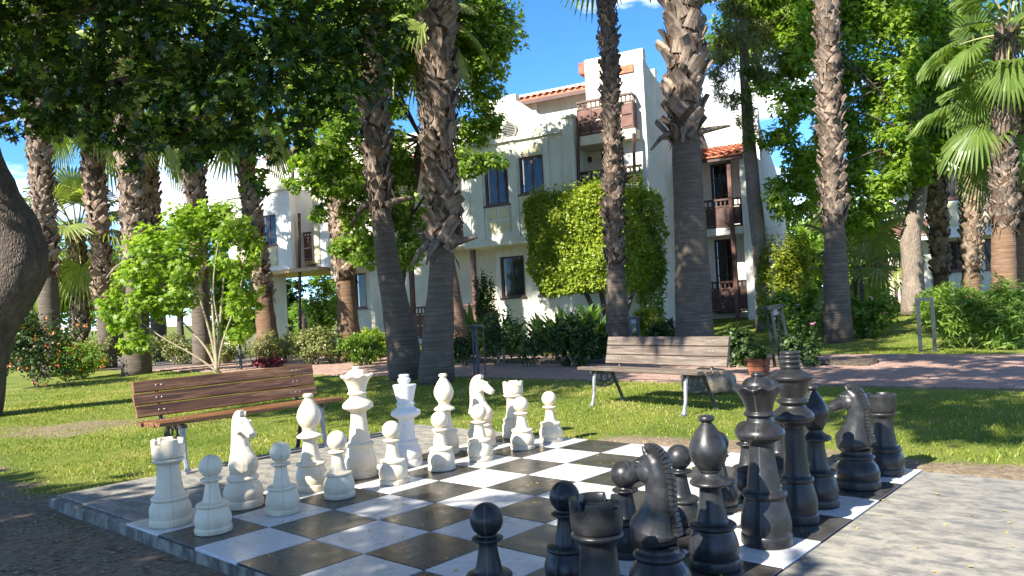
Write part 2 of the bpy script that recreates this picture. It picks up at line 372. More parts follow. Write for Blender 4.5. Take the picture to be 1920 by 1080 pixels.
# bark
def palmbark(name, c1, c2, c3):
    m, n, b = newmat(name); v = coords(n)
    f = noise(n, v, 5, 6); mp_ = N(n, 'ShaderNodeMapping'); mp_.inputs['Scale'].default_value = (1.2, 1.2, 30); n.links.new(v, mp_.inputs['Vector'])
    g = noise(n, mp_.outputs[0], 1.6, 5, 0.6, 0.4)
    c = ramp(n, g, [(0.3, c1), (0.52, c2), (0.75, c3)]); c = mixc(n, ramp(n, f, [(0.4, (0, 0, 0)), (0.7, (0.6,) * 3)]), c, c1)
    n.links.new(c, b.inputs['Base Color']); b.inputs['Roughness'].default_value = 0.92; bump(n, b, g, 0.8, 0.03); return m
M['palm_bark'] = palmbark('ringed_palm_bark', (0.070, 0.053, 0.038), (0.125, 0.098, 0.072), (0.20, 0.162, 0.122))
M['palm_bark_warm'] = palmbark('warm_palm_bark', (0.11, 0.062, 0.034), (0.19, 0.112, 0.064), (0.26, 0.175, 0.115))
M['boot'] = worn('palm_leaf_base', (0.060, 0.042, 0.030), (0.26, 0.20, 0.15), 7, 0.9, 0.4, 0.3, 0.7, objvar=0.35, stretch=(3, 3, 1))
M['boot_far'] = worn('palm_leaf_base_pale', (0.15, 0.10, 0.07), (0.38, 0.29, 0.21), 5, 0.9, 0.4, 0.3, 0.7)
M['fibre'] = worn('palm_fibre', (0.055, 0.034, 0.022), (0.115, 0.070, 0.042), 12, 0.95, 0.6, stretch=(1, 1, 4))
def bark(name, c1, c2, c3, sc=6):
    m, n, b = newmat(name); v = coords(n, 'Object', (1, 1, 0.45)); f = noise(n, v, sc, 8, 0.65, 0.8)
    vo = n.nodes.new('ShaderNodeTexVoronoi'); vo.feature = 'DISTANCE_TO_EDGE'; vo.inputs['Scale'].default_value = sc * 3; n.links.new(v, vo.inputs['Vector'])
    c = ramp(n, f, [(0.3, c1), (0.55, c2), (0.75, c3)]); c = mixc(n, ramp(n, vo.outputs['Distance'], [(0.0, (0.8,) * 3), (0.10, (0, 0, 0))]), c, c1)
    n.links.new(c, b.inputs['Base Color']); b.inputs['Roughness'].default_value = 0.95
    bump(n, b, vo.outputs['Distance'], 0.9, 0.03); return m
M['bark'] = bark('plane_tree_bark', (0.045, 0.034, 0.027), (0.105, 0.080, 0.062), (0.19, 0.155, 0.125), 9)
M['bark_pale'] = bark('pale_conifer_bark', (0.13, 0.10, 0.076), (0.21, 0.17, 0.13), (0.30, 0.25, 0.195), 5)
M['twig'] = worn('young_stem', (0.20, 0.165, 0.10), (0.33, 0.28, 0.19), 15, 0.85, 0.2)
# leaves
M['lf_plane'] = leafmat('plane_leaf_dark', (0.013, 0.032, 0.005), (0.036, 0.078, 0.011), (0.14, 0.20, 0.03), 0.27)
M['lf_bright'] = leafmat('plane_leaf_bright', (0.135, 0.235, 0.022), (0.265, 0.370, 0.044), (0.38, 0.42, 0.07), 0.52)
M['lf_mid'] = leafmat('tree_leaf', (0.080, 0.155, 0.018), (0.165, 0.255, 0.034), (0.26, 0.31, 0.05), 0.45)
M['lf_hedge'] = leafmat('hedge_leaf', (0.120, 0.190, 0.016), (0.290, 0.350, 0.030), (0.42, 0.42, 0.06), 0.35, 0.4)
M['lf_dark'] = leafmat('dark_shrub_leaf', (0.018, 0.042, 0.010), (0.050, 0.090, 0.020), None, 0.25)
M['lf_varieg'] = leafmat('variegated_leaf', (0.090, 0.125, 0.030), (0.27, 0.28, 0.10), (0.42, 0.38, 0.16), 0.25)
M['lf_yellow'] = leafmat('yellow_green_leaf', (0.13, 0.19, 0.018), (0.29, 0.31, 0.03), None, 0.35)
M['lf_conifer'] = leafmat('conifer_spray', (0.085, 0.115, 0.032), (0.21, 0.235, 0.075), (0.30, 0.23, 0.10), 0.35)
M['lf_purple'] = leafmat('purple_leaf', (0.10, 0.018, 0.030), (0.22, 0.045, 0.065), None, 0.25)
M['lf_lily'] = leafmat('strap_leaf', (0.045, 0.100, 0.022), (0.105, 0.180, 0.040), None, 0.3)
M['lf_bamboo'] = leafmat('slender_leaf', (0.085, 0.165, 0.022), (0.190, 0.280, 0.045), (0.32, 0.36, 0.08), 0.42)
M['flower'] = leafmat('lantana_flower', (0.55, 0.04, 0.03), (0.75, 0.30, 0.04), (0.70, 0.10, 0.20), 0.1)
M['flower_pink'] = leafmat('pink_flower', (0.65, 0.12, 0.26), (0.75, 0.35, 0.45), None, 0.1)
M['litter'] = leafmat('fallen_leaf', (0.55, 0.30, 0.03), (0.65, 0.48, 0.08), (0.35, 0.10, 0.03), 0.1)
M['litter_brown'] = leafmat('dead_leaf', (0.14, 0.09, 0.055), (0.32, 0.24, 0.15), (0.40, 0.14, 0.10), 0.1)
M['lf_palm'] = leafmat('fan_palm_leaf', (0.085, 0.150, 0.026), (0.160, 0.230, 0.050), None, 0.40, 0.36)
M['lf_palm_b'] = leafmat('fan_palm_leaf_yellowish', (0.15, 0.21, 0.04), (0.28, 0.32, 0.09), None, 0.42, 0.36)
M['petiole'] = worn('palm_leaf_stalk', (0.16, 0.18, 0.045), (0.30, 0.27, 0.09), 8, 0.5, 0)
# ================================================================== ground
def vnoise(x, y, s, seed=0):
    rs = np.random.default_rng(seed); T = rs.random((64, 64))
    X = np.asarray(x) * s; Y = np.asarray(y) * s
    xi = np.floor(X).astype(int); yi = np.floor(Y).astype(int); fx = X - xi; fy = Y - yi
    fx = fx * fx * (3 - 2 * fx); fy = fy * fy * (3 - 2 * fy)
    g = lambda a, b: T[a % 64, b % 64]
    return (g(xi, yi) * (1 - fx) + g(xi + 1, yi) * fx) * (1 - fy) + (g(xi, yi + 1) * (1 - fx) + g(xi + 1, yi + 1) * fx) * fy
def dirtmask(x, y):
    x = np.asarray(x, float); y = np.asarray(y, float)
    i, j = to_ij(x, y); n = vnoise(x, y, 1.6, 3) * 0.6 + vnoise(x, y, 5.0, 4) * 0.4
    m1 = sstep(0.9, -0.5, i + (n - 0.5) * 1.6 + np.where(j < -3, (j + 3) * 0.10, 0))
    e = (i - 8.25) / 0.75 + (n - 0.5) * 1.4
    m2 = np.exp(-e * e) * sstep(1.2, 3.0, j) * 0.95
    c = onz(110, 805, -0.08); d = np.hypot((x - c[0]) / 1.5, (y - c[1]) / 0.9) + (n - 0.5) * 0.9
    m3 = sstep(1.1, 0.4, d) * 0.55
    c = onz(1400, 700, -0.02); d = np.hypot((x - c[0]) / 2.2, (y - c[1]) / 0.5) + (n - 0.5) * 0.7
    m4 = sstep(1.1, 0.5, d) * 0.6
    q = qdist(x, y); m5 = np.exp(-((q + 0.08) / 0.16) ** 2) * 0.6
    return np.clip(np.maximum.reduce([m1, m2, m3, m4, m5]), 0, 1)
def axis(a, b, step, far):
    f = np.arange(a, b, step); g = np.geomspace(1, far, 22)
    return np.concatenate([(a - g)[::-1], f, b - step + g])
gx = axis(-13, 13, 0.14, 700); gy = axis(-3, 26, 0.16, 900)
XX, YY = np.meshgrid(gx, gy, indexing='ij'); ZZ = gz(XX, YY)
DD = dirtmask(XX, YY)
ZZ = ZZ + (vnoise(XX, YY, 2.5, 9) - 0.5) * 0.018 * (np.abs(XX) < 30)
ii, jj = to_ij(XX, YY)
under = (ii > -0.1) & (ii < 8.1) & (jj > -3.1) & (jj < 12)
ZZ = np.where(under, np.minimum(ZZ, -0.07), ZZ)
QQ = qdist(XX, YY); ZZ = np.where((QQ > -0.05) & (QQ < 4.95), -0.05, ZZ)
nx, ny = XX.shape; idx = np.arange(nx * ny).reshape(nx, ny)
F = np.stack([idx[:-1, :-1], idx[1:, :-1], idx[1:, 1:], idx[:-1, 1:]], -1).reshape(-1, 4)
me = np_mesh('ground', np.stack([XX, YY, ZZ], -1).reshape(-1, 3), F, M['ground'], smooth=True)
at = me.attributes.new('dirt', 'FLOAT', 'POINT'); at.data.foreach_set('value', DD.ravel().astype(np.float32))
tag(link('ground', me), None, None, None, 'structure')

# grass blades, thinning out with distance and on the bare soil
def grass(n, x0, x1, y0, y1, h0, h1, wd, name, label):
    x = RNG.uniform(x0, x1, n); y = RNG.uniform(y0, y1, n)
    i, j = to_ij(x, y); q = qdist(x, y); d = dirtmask(x, y)
    keep = ~((i > -0.08) & (i < 8.06) & (j > -3.1) & (j < 12)) & ((q < -0.03) | (q > 5.0)) & (np.abs(x) < 0.70 * y + 0.8)
    keep &= RNG.random(n) > d * 1.05
    keep &= (vnoise(x, y, 3.5, 21) * 0.6 + vnoise(x, y, 0.9, 22) * 0.5) > 0.22
    x = x[keep]; y = y[keep]; d = d[keep]; n = len(x); z = gz(x, y) - 0.005
    dry = vnoise(x, y, 0.8, 5) * 0.55 + vnoise(x, y, 2.6, 6) * 0.45
    h = RNG.uniform(h0, h1, n) * (0.6 + 0.7 * vnoise(x, y, 1.7, 8)) * (1 - 0.5 * d)
    a = RNG.uniform(0, 2 * PI, n); ln = RNG.uniform(0.2, 0.9, n) * h; b = RNG.uniform(0, 2 * PI, n)
    w2 = wd * RNG.uniform(0.6, 1.3, n) / 2; P = np.stack([x, y, z], -1)
    s = np.stack([np.cos(a), np.sin(a), 0 * a], -1) * w2[:, None]
    lean = np.stack([np.cos(b) * ln, np.sin(b) * ln, h], -1)
    V = np.stack([P - s, P + s, P + lean * 0.55 + s * 0.7 + [0, 0, 0.01], P + lean], 1).reshape(-1, 3)
    Fg = np.arange(n * 4).reshape(n, 4)
    rv = np.clip(dry * 1.15 - 0.25 + RNG.normal(0, 0.16, n), 0, 0.9); rv = np.where(RNG.random(n) < 0.05 + 0.25 * (dry > 0.62), 1.0, rv)
    o = link(name, np_mesh(name, V, Fg, M['grass'], rv)); tag(o, label, 'grass', None, 'stuff'); return o
grass(240000, -9, 9.5, 4.0, 15.5, 0.016, 0.036, 0.008, 'lawn_grass', 'short sunlit lawn grass around the chess platform and benches')
grass(60000, -11, 14, 12, 30, 0.02, 0.045, 0.018, 'far_lawn_grass', 'lawn grass beyond the brick path in front of the houses')

# brick path: base sheet, 300 nearest pavers as parts, the rest joined
def pt(t, q, z): p = P0 + PT * t + PN * q; return (float(p[0]), float(p[1]), z)
mb = MB(); tt = np.linspace(-40, 24, 33); PWID = 4.9
for a, b in zip(tt[:-1], tt[1:]): mb.add([pt(a, 0, -0.022), pt(b, 0, -0.022), pt(b, PWID, -0.022), pt(a, PWID, -0.022)], [(0, 1, 2, 3)])
path = tag(mb.build('brick_path', M['joint']), None, None, None, 'structure')
pb = MB()
def paver_shape(m):
    lx, ly = 0.109, 0.0525
    m.add([(-lx, -ly, -0.03), (lx, -ly, -0.03), (lx, ly, -0.03), (-lx, ly, -0.03), (-lx, -ly, 0.003), (lx, -ly, 0.003), (lx, ly, 0.003), (-lx, ly, 0.003),
           (-lx + .008, -ly + .008, 0.009), (lx - .008, -ly + .008, 0.009), (lx - .008, ly - .008, 0.009), (-lx + .008, ly - .008, 0.009)],
          [(0, 1, 5, 4), (1, 2, 6, 5), (2, 3, 7, 6), (3, 0, 4, 7), (4, 5, 9, 8), (5, 6, 10, 9), (6, 7, 11, 10), (7, 4, 8, 11), (8, 9, 10, 11)])
paver_shape(pb); paver_me = pb.mesh('paver', M['paver'])
pz = math.atan2(PT[1], PT[0]); spots = []
rows = int(PWID / 0.112)
for r_ in range(rows):
    for k in range(-60, 46):
        t = (k + (0.5 if r_ % 2 else 0)) * 0.225; q = 0.06 + r_ * 0.112
        if 2.55 < q < 3.15 and -6.2 < t < 4.6: continue
        x, y, z = pt(t, q, -0.022)
        if y < 5 or abs(x) > 0.72 * y + 0.5 or y > 24: continue
        spots.append((x, y, r_, k))
spots.sort(key=lambda s: s[0] ** 2 + s[1] ** 2 - 1.2 * (s[0] - 1.0) * 10)
bx = np.array(pb.v); bf = np.array([f for f in pb.f]); c_, s_ = math.cos(pz), math.sin(pz)
restV = []; restF = []; cnt = 0
for k, (x, y, r_, kk) in enumerate(spots):
    dz = random.uniform(-0.003, 0.004); da = random.uniform(-0.015, 0.015)
    if k < 300: link('paver', paver_me, path, (x, y, -0.0215 + dz), (random.uniform(-.008, .008), random.uniform(-.008, .008), pz + da))
    else:
        V = np.stack([x + bx[:, 0] * c_ - bx[:, 1] * s_, y + bx[:, 0] * s_ + bx[:, 1] * c_, -0.0215 + dz + bx[:, 2]], -1)
        restV.append(V); restF.append(bf + cnt); cnt += len(V)
o = link('far_pavers', np_mesh('far_pavers', np.concatenate(restV), np.concatenate(restF), M['paver']), path); o['kind'] = 'stuff'
# planting bed in the path
mb = MB(); n_ = 40; V = []
for k in range(n_ + 1):
    t = -6.2 + 10.8 * k / n_
    for q, z in ((2.55, -0.03), (2.62 + random.uniform(-.03, .03), 0.03), (2.85, 0.06 + random.uniform(0, .03)), (3.08 + random.uniform(-.03, .03), 0.03), (3.15, -0.03)): V.append(pt(t, q, z))
Fb = []
for k in range(n_):
    for c in range(4): Fb.append((k * 5 + c, (k + 1) * 5 + c, (k + 1) * 5 + c + 1, k * 5 + c + 1))
Fb += [(0, 1, 2, 3, 4), tuple(n_ * 5 + c for c in (4, 3, 2, 1, 0))]
mb.add(V, Fb); tag(mb.build('planting_bed', M['soil'], smooth=True), None, None, None, 'structure')

# ================================================================== chess platform
BZ = math.atan2(IDIR[1], IDIR[0])                      # local x = i, local y = -j
def bl(i, j): return (i * SQ, -j * SQ)                 # board coordinates in the platform frame
O = ij(0, 0)
plat = bpy.data.objects.new('concrete_platform', None); COL.objects.link(plat); plat.location = tuple(O); plat.rotation_euler = (0, 0, BZ); plat['kind'] = 'structure'
def slab(name, i0, i1, j0, j1, z0, z1, mat, bev=0.006):
    mb = MB(); (x0, y0), (x1, y1) = bl(i0, j0), bl(i1, j1); x0, x1 = sorted((x0, x1)); y0, y1 = sorted((y0, y1)); b = bev
    mb.add([(x0, y0, z0), (x1, y0, z0), (x1, y1, z0), (x0, y1, z0), (x0, y0, z1 - b), (x1, y0, z1 - b), (x1, y1, z1 - b), (x0, y1, z1 - b),
            (x0 + b, y0 + b, z1), (x1 - b, y0 + b, z1), (x1 - b, y1 - b, z1), (x0 + b, y1 - b, z1)],
           [(0, 3, 2, 1), (0, 1, 5, 4), (1, 2, 6, 5), (2, 3, 7, 6), (3, 0, 4, 7), (4, 5, 9, 8), (5, 6, 10, 9), (6, 7, 11, 10), (7, 4, 8, 11), (8, 9, 10, 11)])
    return mb.build(name, mat, plat)
slab('bed_slab', 0.13, 7.97, -0.005, 8.005, -0.16, -0.018, M['conc'])
slab('border_slab', 0.13, 8.0, -3.05, -0.012, -0.16, -0.002, M['conc'])
slab('border_slab', 0.13, 7.92, 8.012, 12.6, -0.16, -0.002, M['conc'])
ks = [-3.05, -1.5, -0.012, 1.0, 2.0, 3.0, 4.05, 5.0, 6.0, 7.0, 8.012, 9.6, 11.1, 12.6]
for a, b in zip(ks[:-1], ks[1:]):
    o = slab('kerb_block', 0.0 + random.uniform(-.008, .008), 0.118, a + 0.008, b - 0.008, -0.16, -0.005 + random.uniform(-.003, 0.001), M['kerb'], 0.010)
slab('rear_kerb', 7.985, 8.02, -0.005, 8.005, -0.16, -0.006, M['kerb'])
# 64 tiles
board = thing('chess_board', 'black and white tiled giant chess board set in the concrete platform', 'chess board', O, BZ)
tm = {}
for c in ('tw', 'tb'):
    mb = MB(); h = SQ / 2 - 0.0022; b = 0.003
    mb.add([(-h, -h, -0.016), (h, -h, -0.016), (h, h, -0.016), (-h, h, -0.016), (-h, -h, -b), (h, -h, -b), (h, h, -b), (-h, h, -b), (-h + b, -h + b, 0), (h - b, -h + b, 0), (h - b, h - b, 0), (-h + b, h - b, 0)],
           [(0, 3, 2, 1), (0, 1, 5, 4), (1, 2, 6, 5), (2, 3, 7, 6), (3, 0, 4, 7), (4, 5, 9, 8), (5, 6, 10, 9), (6, 7, 11, 10), (7, 4, 8, 11), (8, 9, 10, 11)])
    tm[c] = mb.mesh('tile', M[c])
for i in range(8):
    for j in range(8):
        x, y = bl(i + .5, j + .5)
        link('tile', tm['tw' if (i + j) % 2 == 0 else 'tb'], board, (x, y, random.uniform(-0.0006, 0.0006)), (random.uniform(-.0012, .0012), random.uniform(-.0012, .0012), 0))

# ================================================================== chess pieces
def smoothprof(p, sub=3):
    """Catmull-Rom through profile points; points given twice stay sharp"""
    o = []; n = len(p)
    for a in range(n - 1):
        p0, p1, p2, p3 = p[max(a - 1, 0)], p[a], p[a + 1], p[min(a + 2, n - 1)]
        if p1 == p2: continue
        for k in range(sub):
            t = k / sub
            o.append(tuple(0.5 * ((2 * p1[c]) + (-p0[c] + p2[c]) * t + (2 * p0[c] - 5 * p1[c] + 4 * p2[c] - p3[c]) * t * t + (-p0[c] + 3 * p1[c] - 3 * p2[c] + p3[c]) * t ** 3) for c in (0, 1)))
    o.append(p[-1]); return [(max(r_, 0.0004), z) for r_, z in o]
def part_lathe(prof, unit, sub=3, n=44, zf=None):
    mb = MB(); mb.lathe([(r_ * unit, z * unit) for r_, z in smoothprof(prof, sub)], n, zf); return mb
BASE = lambda r_, b: [(r_ * .97, 0), (r_ * .97, 0), (r_, b * .12), (r_ * .995, b * .75), (r_ * .955, b * .98), (r_ * .92, b), (r_ * .92, b)]
PIECES = {}
def piece(kind, base, body, head_mbs, unit, matkeys):
    for mk_ in matkeys:
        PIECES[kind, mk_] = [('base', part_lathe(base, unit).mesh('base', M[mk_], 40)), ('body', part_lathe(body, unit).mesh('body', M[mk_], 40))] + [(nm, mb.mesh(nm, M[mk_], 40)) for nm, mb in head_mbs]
# pawn, 301 units tall = 0.43 m
U = 0.43 / 301
ball = [(24, 214)] + [(45 * math.sin(t), 257 - 45 * math.cos(t)) for t in np.linspace(0.52, PI, 14)]
mbh = MB(); mbh.lathe([(max(r_, .3) * U, z * U) for r_, z in ball], 44)
piece('pawn', BASE(72, 24), [(66, 24), (68, 30), (71, 50), (67, 72), (57, 95), (56, 99), (61, 103), (63, 109), (58, 115), (45, 118), (37, 124), (31, 150), (26, 180), (26, 197), (36, 201), (43, 206), (40, 211), (27, 214)],
      [('head', mbh)], U, ('cw', 'cb'))
# rook, 337 units = 0.503 m
U = 0.503 / 337
def rook_zf(t, q, r_, z):
    if z > 322 * U:
        a = (t % (PI / 2)) - PI / 4
        if abs(a) < 0.26: return r_, z - 25 * U * min(1, (0.26 - abs(a)) / 0.10)
    return r_, z
mbh = MB()
mbh.lathe([(r_ * U, z * U) for r_, z in [(46, 262), (57, 264), (59.5, 270), (61, 285), (61, 300), (61.5, 320), (62, 330), (61, 336), (58, 337.5), (47, 337.5), (45, 335), (44, 322.5), (43, 305), (20, 303), (.3, 303)]], 96, rook_zf)
piece('rook', BASE(80, 28), [(75, 28), (77, 36), (79, 55), (75, 76), (67, 92), (66, 95), (70, 99), (71, 106), (66, 113), (57, 117), (53, 130), (46, 180), (43, 225), (46, 238), (56, 246), (60, 251), (60, 257), (54, 261), (46, 262)],
      [('battlement', mbh)], U, ('cw', 'cb'))
# bishop, 375 units = 0.66 m
U = 0.66 / 375
def apply_bool(me, cutters, name, mat, voxel=None, smooth_it=0):
    o = bpy.data.objects.new('tmp', me); COL.objects.link(o); tmp = [o]
    for c in cutters:
        k = bpy.data.objects.new('cut', c); COL.objects.link(k); tmp.append(k)
        md = o.modifiers.new('b', 'BOOLEAN'); md.operation = 'DIFFERENCE'; md.object = k; md.solver = 'EXACT'
    if voxel:
        md = o.modifiers.new('r', 'REMESH'); md.mode = 'VOXEL'; md.voxel_size = voxel; md.use_smooth_shade = True
        if smooth_it: md = o.modifiers.new('s', 'SMOOTH'); md.factor = 0.5; md.iterations = smooth_it
    dg = bpy.context.evaluated_depsgraph_get(); r_ = bpy.data.meshes.new_from_object(o.evaluated_get(dg)); r_.name = name
    for k in tmp: bpy.data.objects.remove(k)
    r_.materials.clear(); r_.materials.append(mat)
    r_.polygons.foreach_set('use_smooth', [True] * len(r_.polygons))
    if not voxel: r_.set_sharp_from_angle(angle=R(38))
    return r_
hp = smoothprof([(26, 240), (31, 246), (41, 262), (46.5, 284), (43, 306), (32, 328), (19, 348), (13, 356), (13, 358), (19, 362), (20, 367), (17, 373), (8, 375), (.3, 375.3)], 3)
cut = MB(); a = Vector((-30 * U, 0, 306 * U)); d = Vector((-0.52, 0, 0.85))
a = Vector((-38 * U, 0, 316 * U)); d = Vector((-0.55, 0, 0.835))
cut.bar(a - d * 26 * U, a + d * 24 * U, 130 * U, 9 * U, up=(0.835, 0, 0.55))
mbh = MB(); mbh.lathe([(r_ * U, z * U) for r_, z in hp], 44)
piece('bishop', BASE(61, 26), [(57, 26), (59, 34), (61, 52), (56, 76), (50, 92), (50, 96), (57, 100), (58, 105), (52, 110), (41, 113), (36, 130), (30, 165), (27, 194), (33, 199), (47, 204), (50, 209), (46, 215), (33, 222), (26, 230), (25, 236), (29, 239), (26, 241)],
      [('mitre', mbh)], U, ('cw', 'cb'))
for mk_ in ('cw', 'cb'):
    pc = PIECES['bishop', mk_]
    try:
        r_ = apply_bool(pc[2][1], [cut.mesh('c', M[mk_])], 'mitre', M[mk_])
        if len(r_.polygons) > 200: pc[2] = ('mitre', r_)
    except Exception as e: print('bool', e)
# queen, 515 units = 0.80 m
U = 0.80 / 515
def q_zf(t, q, r_, z):
    if 462 * U < z < 480 * U and r_ > 60 * U: return r_ * (1 + 0.035 * math.cos(9 * t)), z + 4.5 * U * math.cos(9 * t)
    return r_, z
mbh = MB(); mbh.lathe([(r_ * U, z * U) for r_, z in smoothprof([(36, 383), (44, 387), (47, 392), (44, 397), (40, 400), (41, 408), (47, 430), (58, 452), (69, 465), (74, 470), (75, 475), (70, 478), (52, 479), (47, 482), (43, 490), (34, 499), (22, 504), (17, 505), (18, 508), (18, 514), (13, 518), (.3, 519)], 3)], 72, q_zf)
piece('queen', BASE(76, 34), [(72, 34), (74, 44), (75, 64), (70, 95), (61, 130), (60, 140), (66, 146), (67, 153), (61, 160), (52, 164), (48, 190), (41, 240), (36, 292), (40, 306), (58, 316), (70, 324), (73, 334), (68, 346), (56, 357), (47, 364), (40, 370), (37, 380), (36, 384)],
      [('coronet', mbh)], U, ('cw', 'cb'))
# black king, 773 units = 0.873 m
U = 0.873 / 773
mbh = MB(); mbh.lathe([(r_ * U, z * U) for r_, z in smoothprof([(58, 534), (67, 540), (70, 548), (64, 556), (54, 560), (55, 572), (68, 606), (83, 638), (86, 642), (97, 648), (99, 658), (95, 664), (76, 672), (60, 682), (48, 690), (43, 694)], 3)], 56)
mbf = MB(); mbf.lathe([(r_ * U, z * U) for r_, z in smoothprof([(42, 693), (46, 698), (46, 708), (40, 714), (40, 716), (46, 721), (46, 731), (40, 737), (40, 739), (46, 744), (46, 754), (40, 759), (44, 764), (42, 771), (30, 773), (.3, 773.5)], 3)], 40)
piece('king', BASE(85, 46), [(81, 46), (82, 60), (84, 92), (78, 130), (67, 172), (66, 180), (73, 186), (74, 196), (68, 206), (59, 210), (54, 250), (48, 340), (45, 425), (52, 440), (78, 452), (89, 462), (92, 476), (87, 492), (72, 508), (60, 518), (55, 528), (58, 535)],
      [('crown', mbh), ('finial', mbf)], U, ('cb',))
# white king, 430 units (zoom pixels) = 0.70 m, snapped finial
U = 0.70 / 430
mbh = MB(); mbh.lathe([(r_ * U, z * U) for r_, z in smoothprof([(40, 286), (44, 290), (45, 295), (40, 299), (38, 303), (42, 320), (50, 355), (55, 376), (56, 380), (54, 383), (54, 383), (35, 384), (26, 386), (23, 389)], 3)], 56)
mbf = MB(); mbf.lathe([(r_ * U, z * U) for r_, z in smoothprof([(23, 388), (24, 392), (29, 396), (30, 402), (30, 410), (26, 414), (22, 416), (23, 420), (25, 424), (24, 429), (18, 431), (.3, 431)], 3)], 36)
piece('white_king', BASE(69, 34), [(64, 34), (67, 42), (68, 60), (62, 82), (52, 100), (50, 106), (55, 112), (54, 118), (48, 122), (43, 126), (39, 160), (37, 205), (40, 220), (55, 230), (68, 238), (71, 248), (68, 258), (56, 266), (46, 272), (40, 280), (40, 287)],
      [('crown', mbh), ('finial', mbf)], U, ('cw2',))
# knight, 459 units = 0.594 m, facing local -x
U = 0.594 / 459
def ellip_sweep(mb, st, n=20, k=6):
    """st: (x, z, halfwidth_in_plane, half_thickness) stations joined by interpolation"""
    st = np.array(st, float); T = np.linspace(0, len(st) - 1, (len(st) - 1) * k + 1)
    S = np.stack([np.interp(T, range(len(st)), st[:, c]) for c in range(4)], -1)
    V = []; F = []; m = len(S)
    for q in range(m):
        d = S[min(q + 1, m - 1), :2] - S[max(q - 1, 0), :2]; d = d / np.linalg.norm(d); p = np.array([-d[1], d[0]])
        for a in range(n):
            t = 2 * PI * a / n; e = S[q, 2] * math.cos(t); V.append(((S[q, 0] + p[0] * e) * U, S[q, 3] * math.sin(t) * U, (S[q, 1] + p[1] * e) * U))
    for q in range(m - 1):
        for a in range(n): b = (a + 1) % n; F.append((q * n + a, q * n + b, (q + 1) * n + b, (q + 1) * n + a))
    F.append(tuple(range(n))[::-1]); F.append(tuple((m - 1) * n + a for a in range(n)))
    mb.add(V, F)
def blob(mb, x, y, z, rx, ry, rz, n=14):
    V = []; F = []
    for q in range(n + 1):
        ph = PI * q / n
        for a in range(n): t = 2 * PI * a / n; V.append(((x + rx * math.sin(ph) * math.cos(t)) * U, (y + ry * math.sin(ph) * math.sin(t)) * U, (z + rz * math.cos(ph)) * U))
    for q in range(n):
        for a in range(n): b = (a + 1) % n; F.append((q * n + a, (q + 1) * n + a, (q + 1) * n + b, q * n + b))
    mb.add(V, F)
kb = MB()
ellip_sweep(kb, [(-6, 168, 62, 60), (-10, 192, 76, 70), (-9, 216, 82, 68), (-1, 245, 68, 58), (8, 285, 50, 47), (14, 330, 43, 40), (13, 375, 42, 36), (2, 412, 38, 32), (-16, 436, 26, 24)])
ellip_sweep(kb, [(6, 402, 36, 33), (-22, 402, 38, 34), (-46, 391, 34, 31), (-70, 375, 28, 27), (-92, 361, 24, 24), (-107, 352, 18, 19)])
blob(kb, -16, 27, 384, 29, 13, 27); blob(kb, -16, -27, 384, 29, 13, 27)             # cheeks
for sy in (-1, 1):
    blob(kb, -44, sy * 27, 408, 8, 7, 6); blob(kb, -46, sy * 25, 419, 15, 9, 5)     # eye and brow
    blob(kb, -103, sy * 17, 364, 9, 8, 8)                                              # nostril wing
    ellip_sweep(kb, [(-14, 438, 10, 8 + 0 * sy), (-20, 452, 9, 7), (-28, 466, 3, 3)], 10, 3)
    n0 = len(kb.v) - 10 * 7
    for q in range(n0, len(kb.v)): x, y, z = kb.v[q]; kb.v[q] = (x, y + sy * 15 * U, z)
kc = []
for sy in (-1, 1):
    c = MB(); c.bar((-125 * U, sy * 30 * U, 345 * U), (-74 * U, sy * 12 * U, 357 * U), 18 * U, 4.5 * U); kc.append(c.mesh('c', M['cw']))
mane = MB()
mst = [(-20, 462), (2, 462), (24, 452), (42, 434), (54, 408), (59, 375), (60, 340), (60, 305), (64, 270), (72, 238), (76, 212)]
TT = np.linspace(0, len(mst) - 1, 44); mx_ = np.interp(TT, range(len(mst)), [p[0] for p in mst]); mz_ = np.interp(TT, range(len(mst)), [p[1] for p in mst])
for q in range(43):
    a = np.array([mx_[q], mz_[q]]); b = np.array([mx_[q + 1], mz_[q + 1]]); big = q % 2 == 0
    d = (b - a) / np.linalg.norm(b - a); p = np.array([-d[1], d[0]]); p = p if p[0] > 0 or p[1] > .9 else -p
    ctr = (a + b) / 2 - p * (2 if big else 9); wdt = 12 if big else 8
    up = Vector((p[0], 0, p[1]))
    mane.bar(((ctr - d * 5.2)[0] * U, 0, (ctr - d * 5.2)[1] * U), ((ctr + d * 5.2)[0] * U, 0, (ctr + d * 5.2)[1] * U), wdt * 2 * U, 24 * U, up=tuple(up))
for mk_ in ('cw', 'cb'):
    hm = apply_bool(kb.mesh('h', M[mk_]), [], 'horse_head', M[mk_], voxel=0.0046, smooth_it=1)
    PIECES['knight', mk_] = [('base', part_lathe(BASE(96, 40), U).mesh('base', M[mk_], 40)),
        ('body', part_lathe([(90, 40), (93, 52), (95, 74), (86, 100), (70, 122), (69, 128), (76, 134), (78, 141), (72, 149), (64, 154), (61, 162), (62, 172)], U).mesh('body', M[mk_], 40)),
        ('horse_head', hm), ('mane', mane.mesh('mane', M[mk_]))]
def place_piece(kind, mk_, px, py, label, i=None, j=None, rot=0.0, group=None):
    P = onz(px, py) if px is not None else ij(i, j)
    nm = {'white_king': 'king'}.get(kind, kind)
    t = thing('chess_' + nm, label, 'chess piece', (P[0], P[1], 0.0015), rot, group)
    for n_, me_ in PIECES[kind, mk_]: link(n_, me_, t)
    return t
def base_center(x, bot, hw):
    P = onz(x, bot); rad = hw * P[1] / FPX
    for _ in range(3):
        P = onz(x, bot); h = np.array([P[0], P[1], 0]) / np.hypot(P[0], P[1]); P = P + h * rad
    return to_ij(P[0], P[1])
